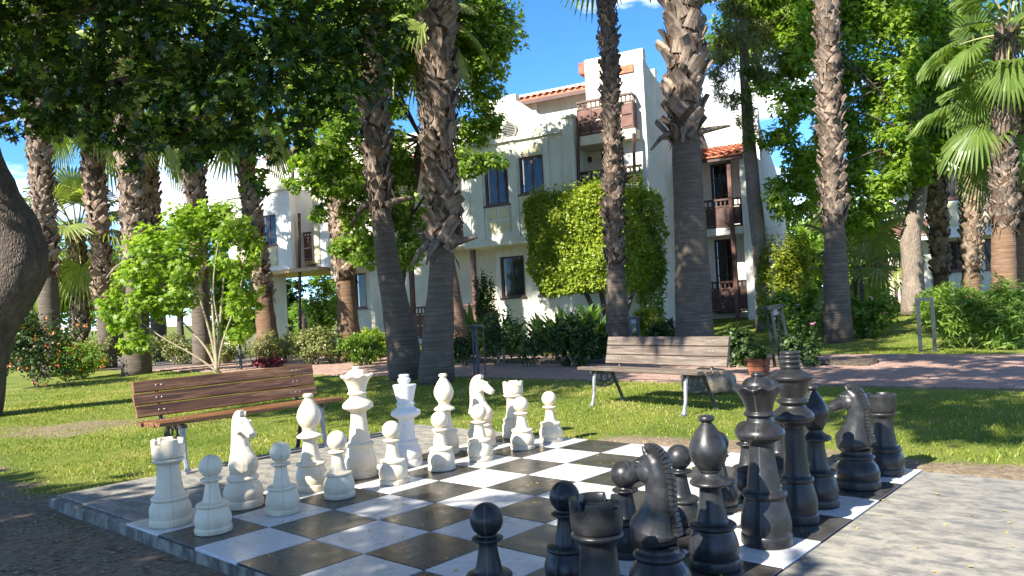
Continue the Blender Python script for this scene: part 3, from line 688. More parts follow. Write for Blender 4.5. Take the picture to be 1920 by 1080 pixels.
jrot = math.atan2(JDIR[1], JDIR[0])
RW_ = jrot + PI + 0.12     # local -x towards +j : white faces black
RB_ = jrot - 0.10          # local -x towards -j
WH = [('rook', 321, 991, 40, 'cream rook nearest the left kerb, at the near end of the white back row'),
      ('pawn', 401, 1006, 38, 'cream pawn nearest the camera, in front of the near cream rook'),
      ('knight', 458, 957, 36, 'cream knight turned towards the camera, beside the near cream rook'),
      ('pawn', 531, 969, 34, 'cream pawn standing right before the near cream knight'),
      ('bishop', 586, 925, 31, 'cream bishop next to the cream queen, near side of the row'),
      ('pawn', 637, 939, 32, 'cream pawn before the near cream bishop, third from the kerb'),
      ('queen', 678, 899.5, 31, 'tall cream queen with domed coronet, tallest of the cream pieces'),
      ('pawn', 739, 911.7, 29, 'cream pawn in front of the cream queen'),
      ('white_king', 766, 877.5, 27, 'bright white king with a snapped-off finial, whiter than its neighbours'),
      ('pawn', 829, 885.6, 27, 'cream pawn in front of the white king'),
      ('bishop', 838, 855, 26, 'cream bishop beyond the white king, far side of the row'),
      ('pawn', 902, 867, 26, 'cream pawn overlapping the far cream knight'),
      ('knight', 904, 840, 25, 'cream knight seen in profile facing right, far side of the row'),
      ('rook', 967, 823, 23, 'cream rook at the far end of the white back row by the lawn'),
      ('pawn', 981, 846, 24.5, 'cream pawn before the far cream rook, second from the far edge'),
      ('pawn', 1034, 831, 23, 'cream pawn farthest right, nearest to the lawn edge')]
for kind, x, b, hw, lab in WH:
    i, j = base_center(x, b, hw)
    place_piece(kind, 'cw2' if kind == 'white_king' else 'cw', None, None, lab, i, j, RW_ + (-.10 if lab.startswith('cream knight turned') else .1 if kind == 'knight' else random.uniform(-.1, .1)) if kind in ('knight', 'bishop') else random.uniform(0, 6), 'cream chess pieces')
BL = [('rook', 0.60, 7.55, 'black rook nearest the camera, its lower half cut by the picture edge'),
      ('knight', 1.62, 7.46, 'glossy black knight facing left, large in the foreground beside the near black rook'),
      ('bishop', 2.67, 7.44, 'black bishop between the near black knight and the black queen'),
      ('queen', 3.65, 7.55, 'black queen with domed coronet, lit on her left side'),
      ('king', 4.60, 7.53, 'black king with ringed finial, tallest of the black pieces'),
      ('bishop', 5.40, 7.46, 'black bishop in the shadow of the black king'),
      ('knight', 6.55, 7.57, 'black knight with grey sunlit head near the far right corner'),
      ('rook', 7.55, 7.62, 'black rook at the far right corner of the board'),
      ('pawn', 0.52, 6.42, 'black pawn nearest the camera, only its head and neck in the picture'),
      ('pawn', 1.50, 6.52, 'black pawn in the foreground left of the near black rook'),
      ('pawn', 2.56, 6.50, 'black pawn whose head shows behind the near black knight\'s muzzle'),
      ('pawn', 3.62, 6.55, 'black pawn left of the near black bishop with a seam line on its head'),
      ('pawn', 4.62, 6.52, 'black pawn mostly hidden behind the near black bishop'),
      ('pawn', 5.50, 6.50, 'black pawn just left of and behind the black queen'),
      ('pawn', 6.50, 6.50, 'black pawn hidden behind the black king'),
      ('pawn', 7.50, 6.55, 'farthest black pawn, showing between the far black bishop and the far black knight')]
for kind, i, j, lab in BL:
    place_piece(kind, 'cb', None, None, lab, i, j, RB_ + (1.05 if kind == 'bishop' else .06) + random.uniform(-.06, .06) if kind in ('knight', 'bishop') else random.uniform(0, 6), 'black chess pieces')

# ================================================================== benches
def bench(name, label, center, rz, woodm, legm, seat_n=4, Lh=0.9, drop=0.0):
    t = thing(name, label, 'bench', center, rz)
    def slat(nm, y, z, w_, th, tilt, bolts, ln=None, dx=0.0):
        mb = MB(); b = 0.006; hx, hy, hz = ln or Lh, w_ / 2, th / 2
        ring = [(-hy + b, -hz), (hy - b, -hz), (hy, -hz + b), (hy, hz - b), (hy - b, hz), (-hy + b, hz), (-hy, hz - b), (-hy, -hz + b)]
        V = [(x, p, q) for x in (-hx, hx) for p, q in ring]; n = 8
        F = [tuple(range(n))[::-1], tuple(range(n, 2 * n))] + [(a, (a + 1) % n, n + (a + 1) % n, n + a) for a in range(n)]
        mb.add(V, F); o = mb.build(nm, woodm, t, loc=(dx + random.uniform(-.006, .006), y, z), rot=(tilt, 0, 0))
        for bxp in (-Lh * .76, Lh * .76):
            for k in (-0.022, 0.022):
                m2 = MB(); m2.lathe([(0.008, 0), (0.008, 0.003), (0.005, 0.006), (0.001, 0.0065)], 8)
                link('bolt', bolt_me, o, (bxp + k, 0.0, hz - 0.001))
    mb = MB(); mb.lathe([(0.0065, 0), (0.0065, 0.003), (0.004, 0.005), (0.001, 0.0055)], 8); bolt_me = mb.mesh('bolt', M['bolt'])
    # seat: slats side by side, front at -y
    ys = np.linspace(-0.20, 0.17, seat_n)
    for k, y in enumerate(ys): slat('seat_slat', y, 0.430 - 0.02 * (k / (seat_n - 1)) + (0.006 if k == 0 else 0), 0.098, 0.036, R(2), True)
    # back: three slats leaning back, bolt side faces the sitter
    for k in range(3):
        z = 0.510 + k * 0.107; y = 0.215 + (z - 0.43) * 0.26
        slat('back_slat', y, z, 0.103, 0.034, R(75.5), True)
    for sx in (-Lh * .76, Lh * .76):
        mb = MB(); mb.tube([(sx, -0.17, 0.40), (sx, -0.19, 0.30), (sx, -0.20, 0.15), (sx, -0.235, 0.02), (sx, -0.25, 0.022)], [0.026, 0.022, 0.019, 0.021, 0.027], 8)
        mb.box(sx - .03, sx + .03, -0.285, -0.205, 0.0, 0.014); mb.build('front_leg', legm[0], t, smooth=40)
        mb = MB(); mb.tube([(sx, 0.10, 0.39), (sx, 0.135, 0.30), (sx, 0.20, 0.17), (sx, 0.265, 0.03 - drop), (sx, 0.275, 0.012 - drop)], [0.024, 0.022, 0.019, 0.019, 0.025], 8)
        mb.box(sx - .03, sx + .03, 0.235, 0.31, -drop, 0.014 - drop); mb.build('rear_leg', legm[1], t, smooth=40)
        mb = MB(); mb.bar((sx, -0.24, 0.393), (sx, 0.22, 0.385), 0.034, 0.03); mb.build('seat_rail', M['iron'], t)
        mb = MB(); mb.tube([(sx, 0.16, 0.385), (sx, 0.235, 0.42), (sx, 0.275, 0.55), (sx, 0.335, 0.765)], [0.017, 0.018, 0.015, 0.012], 8); mb.build('back_support', M['iron'], t, smooth=40)
        mb = MB()
        for cy, cz, rr in ((-0.115, 0.335, 0.042), (-0.03, 0.315, 0.050), (0.058, 0.33, 0.042), (-0.07, 0.262, 0.032), (0.03, 0.255, 0.03)):
            mb.tube([(sx, cy + rr * math.cos(a), cz + rr * math.sin(a)) for a in np.linspace(0, 2 * PI * 0.92, 12)], 0.0085, 6)
        mb.tube([(sx, -0.17, 0.26), (sx, -0.10, 0.225), (sx, 0.0, 0.215), (sx, 0.09, 0.23), (sx, 0.15, 0.27)], 0.010, 6)
        mb.build('scrollwork', M['iron'], t, smooth=40)
    return t
fl, fr = onground(1123, 762), onground(1318, 777)
cR = (fl + fr) / 2 + np.array([0.80, 0.60, 0]) * 0.24 - np.array([.14, .02, 0])
bench('garden_bench', 'weathered grey wooden slat bench with iron legs on the lawn beyond the board', (cR[0], cR[1], float(gz(cR[0], cR[1]))), R(-53), M['wood_grey'], (M['iron_grey'], M['iron']))
fl, fr = onz(350, 893), onz(612, 832)
cL = (fl + fr) / 2 - JDIR * 0.24
lb = bench('garden_bench', 'brown oiled wooden slat bench seen from its end beside the cream pieces', (cL[0], cL[1], 0.0), R(46), M['wood_brown'], (M['iron_grey'], M['iron']), Lh=.84, drop=.078); lb.scale = (1, 1, .94)
# ================================================================== houses
HA = 28.0
class House:
    def __init__(s, name, label, px, Y, gnd=None):
        """origin: ground point under photo column px at depth Y; local x runs along the facade to the right, y goes back"""
        p = at_depth(px, Y); s.o = np.array([p[0], p[1], p[2] - 0.05]); s.a = R(HA)
        s.t = thing(name, label, 'house', s.o, -s.a)
        s.u = np.array([math.cos(s.a), -math.sin(s.a), 0]); s.v = np.array([math.sin(s.a), math.cos(s.a), 0])
    def at(s, px, py, v=0.0):
        d = ray(px, py); t = (v - (EYE - s.o) @ s.v) / (d @ s.v); P = EYE + d * t - s.o
        return P @ s.u, P[2]
    def rect(s, x0, y0, x1, y1, v=0.0):
        ym, xm = (y0 + y1) / 2, (x0 + x1) / 2
        return s.at(x0, ym, v)[0], s.at(x1, ym, v)[0], s.at(xm, y1, v)[1], s.at(xm, y0, v)[1]
    def box(s, name, u0, u1, v0, v1, z0, z1, mat, parent=None):
        return MB().box(u0, u1, v0, v1, z0, z1).build(name, mat, parent or s.t)
    def wall(s, name, u0, u1, z0, z1, v, th, holes, mat):
        us = sorted(set([u0, u1] + [h[k] for h in holes for k in (0, 1)])); zs = sorted(set([z0, z1] + [h[k] for h in holes for k in (2, 3)]))
        us = [x for x in us if u0 <= x <= u1]; zs = [x for x in zs if z0 <= x <= z1]
        mb = MB(); K = {}
        for a in range(len(us) - 1):
            for b in range(len(zs) - 1):
                cu, cz = (us[a] + us[a + 1]) / 2, (zs[b] + zs[b + 1]) / 2
                K[a, b] = not any(h[0] < cu < h[1] and h[2] < cz < h[3] for h in holes)
        for (a, b), k in K.items():
            if not k: continue
            x0, x1, y0, y1 = us[a], us[a + 1], zs[b], zs[b + 1]
            mb.add([(x0, v, y0), (x1, v, y0), (x1, v, y1), (x0, v, y1)], [(0, 1, 2, 3)])
            mb.add([(x0, v + th, y0), (x1, v + th, y0), (x1, v + th, y1), (x0, v + th, y1)], [(3, 2, 1, 0)])
            for da, db, q in ((-1, 0, [(x0, y0), (x0, y1)]), (1, 0, [(x1, y1), (x1, y0)]), (0, -1, [(x1, y0), (x0, y0)]), (0, 1, [(x0, y1), (x1, y1)])):
                if not K.get((a + da, b + db), False):
                    (p0, q0), (p1, q1) = q
                    mb.add([(p0, v, q0), (p1, v, q1), (p1, v + th, q1), (p0, v + th, q0)], [(0, 1, 2, 3)])
        return mb.build(name, mat, s.t)
    def window(s, h, v, name='window', muntins=(1, 1), curtain=True, mat='brown', dark_back=True):
        u0, u1, z0, z1 = h; fw = 0.07; fv = v + 0.06
        mb = MB(); mb.box(u0 + .003, u0 + fw, fv, fv + .08, z0 + .003, z1 - .003); mb.box(u1 - fw, u1 - .003, fv, fv + .08, z0 + .003, z1 - .003)
        mb.box(u0 + fw, u1 - fw, fv + .002, fv + .078, z0 + .003, z0 + fw); mb.box(u0 + fw, u1 - fw, fv + .002, fv + .078, z1 - fw, z1 - .003)
        f = mb.build(name, M[mat], s.t)
        nu, nz_ = muntins
        for k in range(1, nu):
            x = u0 + (u1 - u0) * k / nu; s.box('mullion', x - .025, x + .025, fv + .01, fv + .06, z0 + fw, z1 - fw, M[mat], f)
        for k in range(1, nz_):
            zz = z0 + (z1 - z0) * k / nz_; s.box('transom', u0 + fw, u1 - fw, fv + .012, fv + .058, zz - .02, zz + .02, M[mat], f)
        s.box('pane', u0 + fw, u1 - fw, fv + .032, fv + .038, z0 + fw, z1 - fw, M['glass'], f)
        if curtain:
            for side in (0, 1):
                a, b = (u0 + fw, u0 + (u1 - u0) * 0.42) if side == 0 else (u0 + (u1 - u0) * 0.60, u1 - fw)
                n = 14; mb = MB(); V = []
                for k in range(n + 1):
                    x = a + (b - a) * k / n; y = fv + .16 + .03 * math.sin(k * 2.4); V += [(x, y, z0 + .02), (x, y, z1 - .02)]
                mb.add(V, [(2 * k, 2 * k + 2, 2 * k + 3, 2 * k + 1) for k in range(n)]); mb.build('curtain', M['curtain'], f)
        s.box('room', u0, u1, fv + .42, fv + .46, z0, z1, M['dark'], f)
        s.box('sill', u0 - .05, u1 + .05, v - .05, v + .055, z0 - .06, z0 - .002, M[mat] if mat != 'white' else M['cream'], f)
        return f
    def railing(s, u0, u1, v, z0, z1, rows=2, cols=3, side=None, open_top=0.22, mat='rust', depth=0.05):
        """brown balustrade: panels below, short bars under the handrail"""
        r_ = MB(); r_.box(u0, u1, v - .03, v + depth + .03, z1 - .06, z1)
        rail = r_.build('handrail', M['brown'], s.t); zt = z1 - open_top
        s.box('bottom_rail', u0, u1, v, v + depth, z0, z0 + .06, M['brown'], rail); s.box('middle_rail', u0, u1, v - .005, v + depth + .005, zt - .05, zt, M['brown'], rail)
        for c in range(cols + 1):
            x = u0 + (u1 - u0) * c / cols; x0, x1 = max(u0, x - .035), min(u1, x + .035); s.box('stile', x0, x1, v - .006, v + depth, z0 + .06, zt - .05, M['brown'], rail)
        for c in range(cols):
            for r2 in range(rows):
                a = u0 + (u1 - u0) * c / cols + .035; b = u0 + (u1 - u0) * (c + 1) / cols - .035
                p = z0 + .06 + (zt - .11 - z0) * r2 / rows + .02; q = z0 + .06 + (zt - .11 - z0) * (r2 + 1) / rows - .02
                s.box('panel', a, b, v + .012, v + .03, p, q, M[mat], rail)
        nb = max(3, int((u1 - u0) / 0.13))
        for k in range(nb):
            x = u0 + (u1 - u0) * (k + .5) / nb; s.box('baluster', x - .022, x + .022, v + .005, v + .035, zt, z1 - .06, M['brown'], rail)
        return rail
    def rail_side(s, u, v0, v1, z0, z1, mat='rust'):
        rail = s.box('side_handrail', u - .03, u + .03, v0, v1, z1 - .06, z1, M['brown'])
        s.box('side_panel', u - .015, u + .015, v0, v1, z0 + .02, z1 - .24, M[mat], rail)
        n = max(2, int((v1 - v0) / .14))
        for k in range(n):
            y = v0 + (v1 - v0) * (k + .5) / n; s.box('side_baluster', u - .014, u + .014, y - .02, y + .02, z1 - .24, z1 - .06, M['brown'], rail)
    def tiles(s, u0, u1, v0, z0, v1, z1, pitch=0.24, rows=4, name='roof'):
        """sloping deck from eave (v0,z0) up to (v1,z1) with round cover tiles"""
        mb = MB(); mb.add([(u0, v0, z0 - .05), (u1, v0, z0 - .05), (u1, v1, z1 - .05), (u0, v1, z1 - .05), (u0, v0, z0), (u1, v0, z0), (u1, v1, z1), (u0, v1, z1)],
                          [(0, 3, 2, 1), (4, 5, 6, 7), (0, 1, 5, 4), (1, 2, 6, 5), (2, 3, 7, 6), (3, 0, 4, 7)])
        rf = mb.build(name, M['rooftile'], s.t)
        Ls = math.hypot(v1 - v0, z1 - z0); ln = Ls / rows; sl = math.atan2(z1 - z0, v1 - v0)
        tmb = MB(); n = 7; V = []; r0 = pitch * 0.40
        for q, (y, rr, up) in enumerate(((-0.03, r0, .035), (ln, r0 * .82, .0))):
            for a in range(n): t = PI * a / (n - 1); V.append((rr * math.cos(t), y, rr * math.sin(t) * .8 + up))
            for a in range(n): t = PI * a / (n - 1); V.append(((rr - .02) * math.cos(t), y, (rr - .02) * math.sin(t) * .8 + up))
        F = []
        for a in range(n - 1):
            F.append((a, a + 1, 2 * n + a + 1, 2 * n + a)); F.append((n + a + 1, n + a, 3 * n + a, 3 * n + a + 1)); F.append((a + 1, a, n + a, n + a + 1))
        tmb.add(V, F); tme = tmb.mesh('roof_tile', M['rooftile'], True)
        k = int((u1 - u0) / pitch)
        for c in range(k):
            for r2 in range(rows):
                f = r2 / rows
                link('roof_tile', tme, rf, (u0 + pitch * (c + .5) + random.uniform(-.008, .008), v0 + (v1 - v0) * f, z0 + (z1 - z0) * f + .004), (sl, 0, random.uniform(-.02, .02)))
        return rf
def pipe(h, name, px0, py0, px1, py1, v, r_=0.05, mat='brown'):
    a = h.at(px0, py0, v); b = h.at(px1, py1, v)
    return MB().tube([(a[0], v, a[1]), (b[0], v, b[1])], r_, 8).build(name, M[mat], h.t, smooth=40)

# ------------------------------------------------ gabled house in the middle
A = House('gabled_house', 'pale sage house with curved gable, round vent and red tile roof behind the twin palms', 872, 25.2)
uL = A.at(868, 400)[0]; uR = A.at(1078, 330)[0]
zb = A.at(874, 459)[1]; zc = A.at(980, 259)[1]
w1 = A.rect(908, 305, 953, 384); w2 = A.rect(973, 292, 1019, 362)
A.wall('bay_wall', uL, uR, zb, zc, 0, .25, [w1, w2], M['sage'])
A.box('bay_floor', uL, uR, 0.002, 2.6, zb - .12, zb - .003, M['sage'])
A.box('bay_return', uL, uL + .25, .252, 2.6, zb, zc, M['sage']); A.box('bay_return', uR - .25, uR, .252, 2.6, zb, zc, M['sage'])
for w_ in (w1, w2): A.window(w_, 0, muntins=(2, 1))
# gable
ax0, az = A.at(944, 186); ax1, _ = A.at(967, 184); lx, lz = A.at(894, 256); rx, rz = A.at(1053, 228)
fin = A.at(955, 178)[1]
curveL = [(lx + (ax0 - lx) * t, lz + (az - .12 - lz) * (t ** 0.9) - .07 * math.sin(PI * t)) for t in np.linspace(0, 1, 7)]
curveR = [(ax1 + (rx - ax1) * t, az - .1 + (rz - az + .1) * t - .10 * math.sin(PI * t)) for t in np.linspace(0, 1, 8)]
poly = [(uL, zc + .003), (uL, lz - .12)] + curveL + [(ax0, fin), (ax1, fin)] + curveR + [(rx, zc + .003)]
MB().prism(poly, 0.0, .25).build('gable', M['sage'], A.t)
p0 = A.at(1053, 225)[0]; pz_ = A.at(1065, 221)[1]
A.box('corner_pier', p0 + .003, uR + .03, -.05, .45, zb - .05, pz_, M['sage']); A.box('pier_cap', p0 - .05, uR + .08, -.1, .5, pz_ + .002, pz_ + .08, M['sage'])
A.box('cornice', uL - .03, p0 - .01, -.09, -.003, zc - .04, zc + .07, M['sage'])
A.box('gable_band', uL + .05, A.at(1015, 250)[0], -.025, -.004, zc + .075, A.at(960, 243)[1] - .12, M['beige'])
cx, cz = A.at(956, 245); rr = 14.5 * px_m(24.6)
ring = MB(); ring.tube([(cx + rr * math.cos(t), -.03, cz + rr * math.sin(t)) for t in np.linspace(0, 2 * PI, 33)], .045, 6)
vent = ring.build('round_vent', M['vent'], A.t, smooth=40)
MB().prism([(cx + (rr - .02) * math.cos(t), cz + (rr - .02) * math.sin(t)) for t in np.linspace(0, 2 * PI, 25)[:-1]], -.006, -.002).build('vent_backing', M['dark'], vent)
for k in range(-4, 5):
    zz = k * rr / 4.6; hw = math.sqrt(max(rr * rr - zz * zz, 0)) - .03
    if hw > .03: MB().bar((cx - hw, -.035, cz + zz), (cx + hw, -.035, cz + zz), .045, .022, up=(0, .6, 1)).build('louvre', M['vent'], vent)
for a_, b_ in ((uL, uL + .30), (A.at(958, 340)[0], A.at(971, 340)[0]), (A.at(1022, 340)[0], A.at(1032, 340)[0]), (A.at(895, 340)[0], A.at(905, 340)[0])):
    A.box('pilaster', a_, b_, -.03, -.003, zb + .1, zc - .06, M['sage'])
def panels(h, r_, nx_, nz2, v=0.0, mat='beige'):
    u0, u1, z0, z1 = r_; fr = h.box('panel_frame', u0, u1, v - .022, v - .004, z0, z1, M['sage'])
    for a in range(nx_):
        for b in range(nz2):
            du, dz = (u1 - u0) / nx_, (z1 - z0) / nz2
            h.box('panel', u0 + du * a + .04, u0 + du * (a + 1) - .04, v - .042, v - .024, z0 + dz * b + .04, z0 + dz * (b + 1) - .04, M[mat], fr)
g = A.rect(913, 388, 958, 436); panels(A, g, 2, 2)
g = A.rect(973, 270, 1017, 290); panels(A, g, 2, 1)
g = A.rect(976, 366, 1021, 420); panels(A, g, 2, 2)
# ground floor under the bay, set back
w3 = A.rect(939, 480, 984, 557, 1.1); w4 = A.rect(1010, 480, 1050, 552, 1.1)
uW0 = A.at(775, 500, 1.1)[0]
uE = A.at(1192, 300, 0.9)[0]
A.wall('ground_wall', A.at(930, 500, 1.1)[0], uE, 0, zb - .12, 1.1, .25, [w3, w4], M['white'])
for w_ in (w3, w4): A.window(w_, 1.1, muntins=(2, 1))
A.wall('porch_wall', uL - 6.0, A.at(930, 500, 1.1)[0] - .003, 0, zb + 3.2, 2.6, .25, [], M['cream'])
# left wing with balcony, partly behind the tree
zf = A.at(860, 452, .9)[1]; uB0 = A.at(745, 430, .9)[0]
A.box('balcony_floor', uB0, uL - .01, .9, 2.58, zf - .18, zf, M['white'])
A.railing(uB0, uL - .02, .92, zf + .02, zf + 1.02, 2, 6)
dh = A.rect(800, 350, 835, 450, 2.6); A.box('balcony_door', dh[0], dh[1], 2.52, 2.59, zf, zf + 2.1, M['brown'])
A.railing(A.at(768, 560, .6)[0], A.at(892, 560, .6)[0], .6, .25, 1.35, 2, 7)
A.box('porch_floor', A.at(768, 560, .6)[0], A.at(892, 560, .6)[0], .6, 2.58, 0, .22, M['cream'])
for px_ in (770, 887): 
    x = A.at(px_, 500, .7)[0]; A.box('porch_post', x - .07, x + .07, .66, .80, 0, zf - .18, M['brown'])
A.box('wing_roof', uL - 6.0, uL - .003, .6, 3.4, zb + 3.2, zb + 3.35, M['rooftile'])
# recessed right part, door, lamp, upper balcony
uQ = A.at(1196, 300, 0.9)[0]; zroof = A.at(1110, 236, .9)[1]
d1 = A.rect(1128, 268, 1176, 352, 1.25)
A.wall('recess_wall', uR + .003, uE + .3, zb - .12 + .003, zroof + 2.2, 1.25, .25, [d1], M['cream'])
A.window(d1, 1.25, 'balcony_door', (2, 3), True)
lm = A.at(1104, 300, 1.2); A.box('wall_lamp', lm[0] - .09, lm[0] + .09, 1.08, 1.247, lm[1] - .08, lm[1] + .08, M['iron'])
b0, b1, bz0, bz1 = A.rect(1081, 182, 1187, 248, .15)
A.box('upper_balcony_floor', b0 - .05, b1 + .05, .12, 1.247, bz0 - .3, bz0 - .02, M['cream'])
A.railing(b0, b1, .15, bz0, bz1, 2, 4); A.rail_side(b0 + .03, .25, 1.24, bz0, bz1); A.rail_side(b1 - .03, .25, 1.24, bz0, bz1)
zl = A.at(1120, 352, .5)[1]
A.box('lower_balcony_floor', uR + .01, b1 + .1, .3, 1.247, zl - .2, zl - .02, M['cream']); A.railing(uR + .05, b1 + .1, .32, zl, zl + .5, 1, 4)
pipe(A, 'downpipe', 1084, 238, 1086, 440, .1); pipe(A, 'downpipe', 1188, 250, 1190, 345, .1)
# right end block with dipping parapet
zt = A.at(1190, 112, .55)[1]; uK0 = A.at(1163, 180, .55)[0]; uK1 = A.at(1191, 180, .55)[0]
A.box('tower_front', uK0, uK1, .55, 1.24, zb - .1, zt - .35, M['white'])
tp = [(.55, -.3), (.55, zt)] + [(.9 + 7.0 * t, zt - .05 - .33 * math.sin(PI * min(1, t * 2.2)) - (.0 if t < .45 else .25 * (t - .45))) for t in np.linspace(0, 1, 16)] + [(8.2, -.3)]
mb = MB(); n = len(tp); V = [(uK1 + .003, y, z) for y, z in tp] + [(uK1 + .28, y, z) for y, z in tp]
mb.add(V, [tuple(range(n)), tuple(range(2 * n - 1, n - 1, -1))] + [(a, n + a, n + (a + 1) % n, (a + 1) % n) for a in range(n)]); mb.build('end_wall', M['white'], A.t)
A.box('coping', uK0 - .05, uK1 - .003, .5, 1.3, zt - .345, zt - .12, M['rooftile'])
x0 = A.at(1092, 140, 2.2)[0]; x1 = A.at(1128, 140, 2.2)[0]; zt2 = A.at(1110, 122, 2.2)[1]
A.box('coping', x0, x1, 1.9, 2.5, zt2 - .32, zt2 + .05, M['rooftile'])
# upper storey wall and red roof behind the gable
zr = A.at(1060, 172, 2.4)[1]
A.wall('upper_wall', A.at(905, 200, 2.7)[0], uK1 - .01, zc - 1.0, zr + .28, 2.7, .25, [], M['white'])
A.tiles(A.at(940, 200, 2.3)[0], A.at(1106, 160, 2.3)[0], 2.3, zr - .02, 4.6, zr + .75, .24, 5)
A.box('eave_fascia', A.at(940, 200, 2.3)[0], A.at(1106, 160, 2.3)[0], 2.28, 2.36, zr - .20, zr - .075, M['brown'])
A.box('wing_upper_wall', uL - 5.0, A.at(905, 200, 2.9)[0] - .003, 2.86, 3.1, zb + 3.36, zr - .3, M['white'])
fl_ = A.at(1003, 200, 2.6); MB().tube([(fl_[0], 2.6, fl_[1] - .3), (fl_[0], 2.6, fl_[1] + .12)], .09, 10).build('flue', M['white'], A.t, smooth=40)

# ------------------------------------------------ right wing with stacked balconies
C = House('balcony_house', 'white house wing with two stacked dark brown balconies right of the thick palm', 1312, 25.5)
c0 = C.at(1300, 400)[0]; c1 = C.at(1392, 400)[0]; zf1 = C.at(1350, 428)[1]; ztop = C.at(1350, 297)[1]; zg = C.at(1360, 585)[1]
dA = C.rect(1334, 306, 1372, 424, 1.1); dB = C.rect(1342, 448, 1384, 583, 1.1)
C.wall('recess_wall', c0, c1, 0, ztop, 1.1, .25, [dA, dB], M['white'])
for d_ in (dA, dB): C.window((d_[0], d_[1], d_[2], d_[3]), 1.1, 'balcony_door', (2, 4))
C.box('balcony_floor', c0, c1 - .02, 0.02, 1.09, zf1 - .22, zf1, M['white'])
C.railing(c0, c1 - .06, .04, zf1 + .02, zf1 + .95, 1, 3, mat='brown'); C.rail_side(c1 - .08, .12, 1.05, zf1 + .02, zf1 + .95, 'brown')
C.railing(c0, c1 + .05, .04, max(zg, .1), max(zg, .1) + 1.0, 1, 3, mat='brown')
x = C.at(1372, 400, -.02)[0]; C.box('post', x - .06, x + .06, -.10, .02, 0, ztop - .05, M['rust'])
C.box('end_pier', c1 + .002, c1 + .42, -.02, 1.3, 0, ztop, M['white']); C.box('corner_board', c1 - .13, c1 - .002, 1.02, 1.095, 0, ztop, M['brown'])
_zh = C.at(1400, 215, 2)[1] - .3; mb = MB(); tp = [(1.303, 0), (1.303, _zh), (6.0, ztop - .6), (6.0, 0)]; n = 4
mb.add([(c1 + .10, y, z) for y, z in tp] + [(c1 + .42, y, z) for y, z in tp], [tuple(range(n)), tuple(range(2 * n - 1, n - 1, -1))] + [(a, n + a, n + (a + 1) % n, (a + 1) % n) for a in range(n)]); mb.build('end_wall', M['white'], C.t)
C.box('eave_beam', c0, c1 + .15, -.25, -.15, ztop - .12, ztop + .02, M['brown'])
zpar = C.at(1345, 216, 1.6)[1]
C.tiles(c0, c1 + .2, -.3, ztop + .05, 1.4, ztop + .62, .24, 4)
C.wall('parapet_wall', c0 - 1.5, c1 + .42, ztop + .003, zpar, 1.42, .25, [], M['white'])

# ------------------------------------------------ left house
D = House('left_house', 'sunlit white and cream house with red roof and brown balcony far left of the gable', 545, 31.0)
d0 = D.at(428, 450)[0]; d1_ = D.at(546, 450)[0]; zfl = D.at(505, 508)[1]; zc_ = D.at(505, 376)[1]
wD = D.rect(489, 403, 518, 460); wD0 = D.rect(444, 410, 470, 466)
D.wall('bay_wall', d0, d1_, zfl, zc_ + .4, 0, .25, [wD, wD0], M['white'])
for w_ in (wD, wD0): D.window(w_, 0, muntins=(2, 1))
g = D.rect(489, 462, 521, 500); panels(D, g, 2, 1); g = D.rect(444, 470, 472, 505); panels(D, g, 2, 1)
ga = D.at(500, 330)[1]; um = (d0 + d1_) / 2
MB().prism([(d0, zc_ + .403), (um - .3, ga + .55), (um + .3, ga + .55), (d1_, zc_ + .403)], 0, .25).build('gable', M['cream'], D.t)
D.box('bay_floor', d0, d1_ + 1.3, .003, 3.2, zfl - .14, zfl - .003, M['soffit'])
D.box('bay_return', d1_ - .25, d1_, .252, 3.2, zfl, zc_ + .4, M['white'])
D.box('cornice', d0, d1_ + .03, -.07, -.003, zc_ + .32, zc_ + .40, M['cream'])
zz1 = D.at(510, 300, 2.0)[1]
D.wall('upper_wall', d0 + .6, d1_ - .003, zc_ + .2, zz1, 2.0, .25, [], M['white'])
D.tiles(d0 + .4, D.at(545, 290, 1.8)[0], 1.7, zz1 + .01, 3.6, zz1 + .65, .26, 3)
# dormer-like gable roof over the balcony
e0 = D.at(541, 270, .6)[0]; e1 = D.at(592, 270, .6)[0]; ez = D.at(566, 288, .6)[1]; ep = D.at(566, 257, .6)[1]
MB().prism([(e0 - .1, ez), (e0 + .12, ez), ((e0 + e1) / 2, ep - .22), (e1 - .12, ez), (e1 + .1, ez), ((e0 + e1) / 2, ep)], .5, 3.0).build('porch_gable', M['rust'], D.t)
ub0 = D.at(552, 430, .9)[0]; ub1 = D.at(588, 430, .9)[0]; zbf = D.at(570, 490, .9)[1]
dd = D.rect(565, 384, 584, 488, 1.5)
D.wall('recess_wall', d1_ + .003, ub1 + .2, 0 + zfl, ez, 1.5, .25, [dd], M['cream']); D.window(dd, 1.5, 'balcony_door', (2, 4), False)
D.railing(ub0, ub1, .7, zbf, zbf + 1.15, 2, 2, open_top=.15); D.box('balcony_floor', ub0, ub1, .72, 1.49, zbf - .15, zbf - .003, M['soffit'])
pipe(D, 'post', 549, 290, 549, 495, .3, .07); pipe(D, 'post', 561, 400, 563, 618, .3, .06)
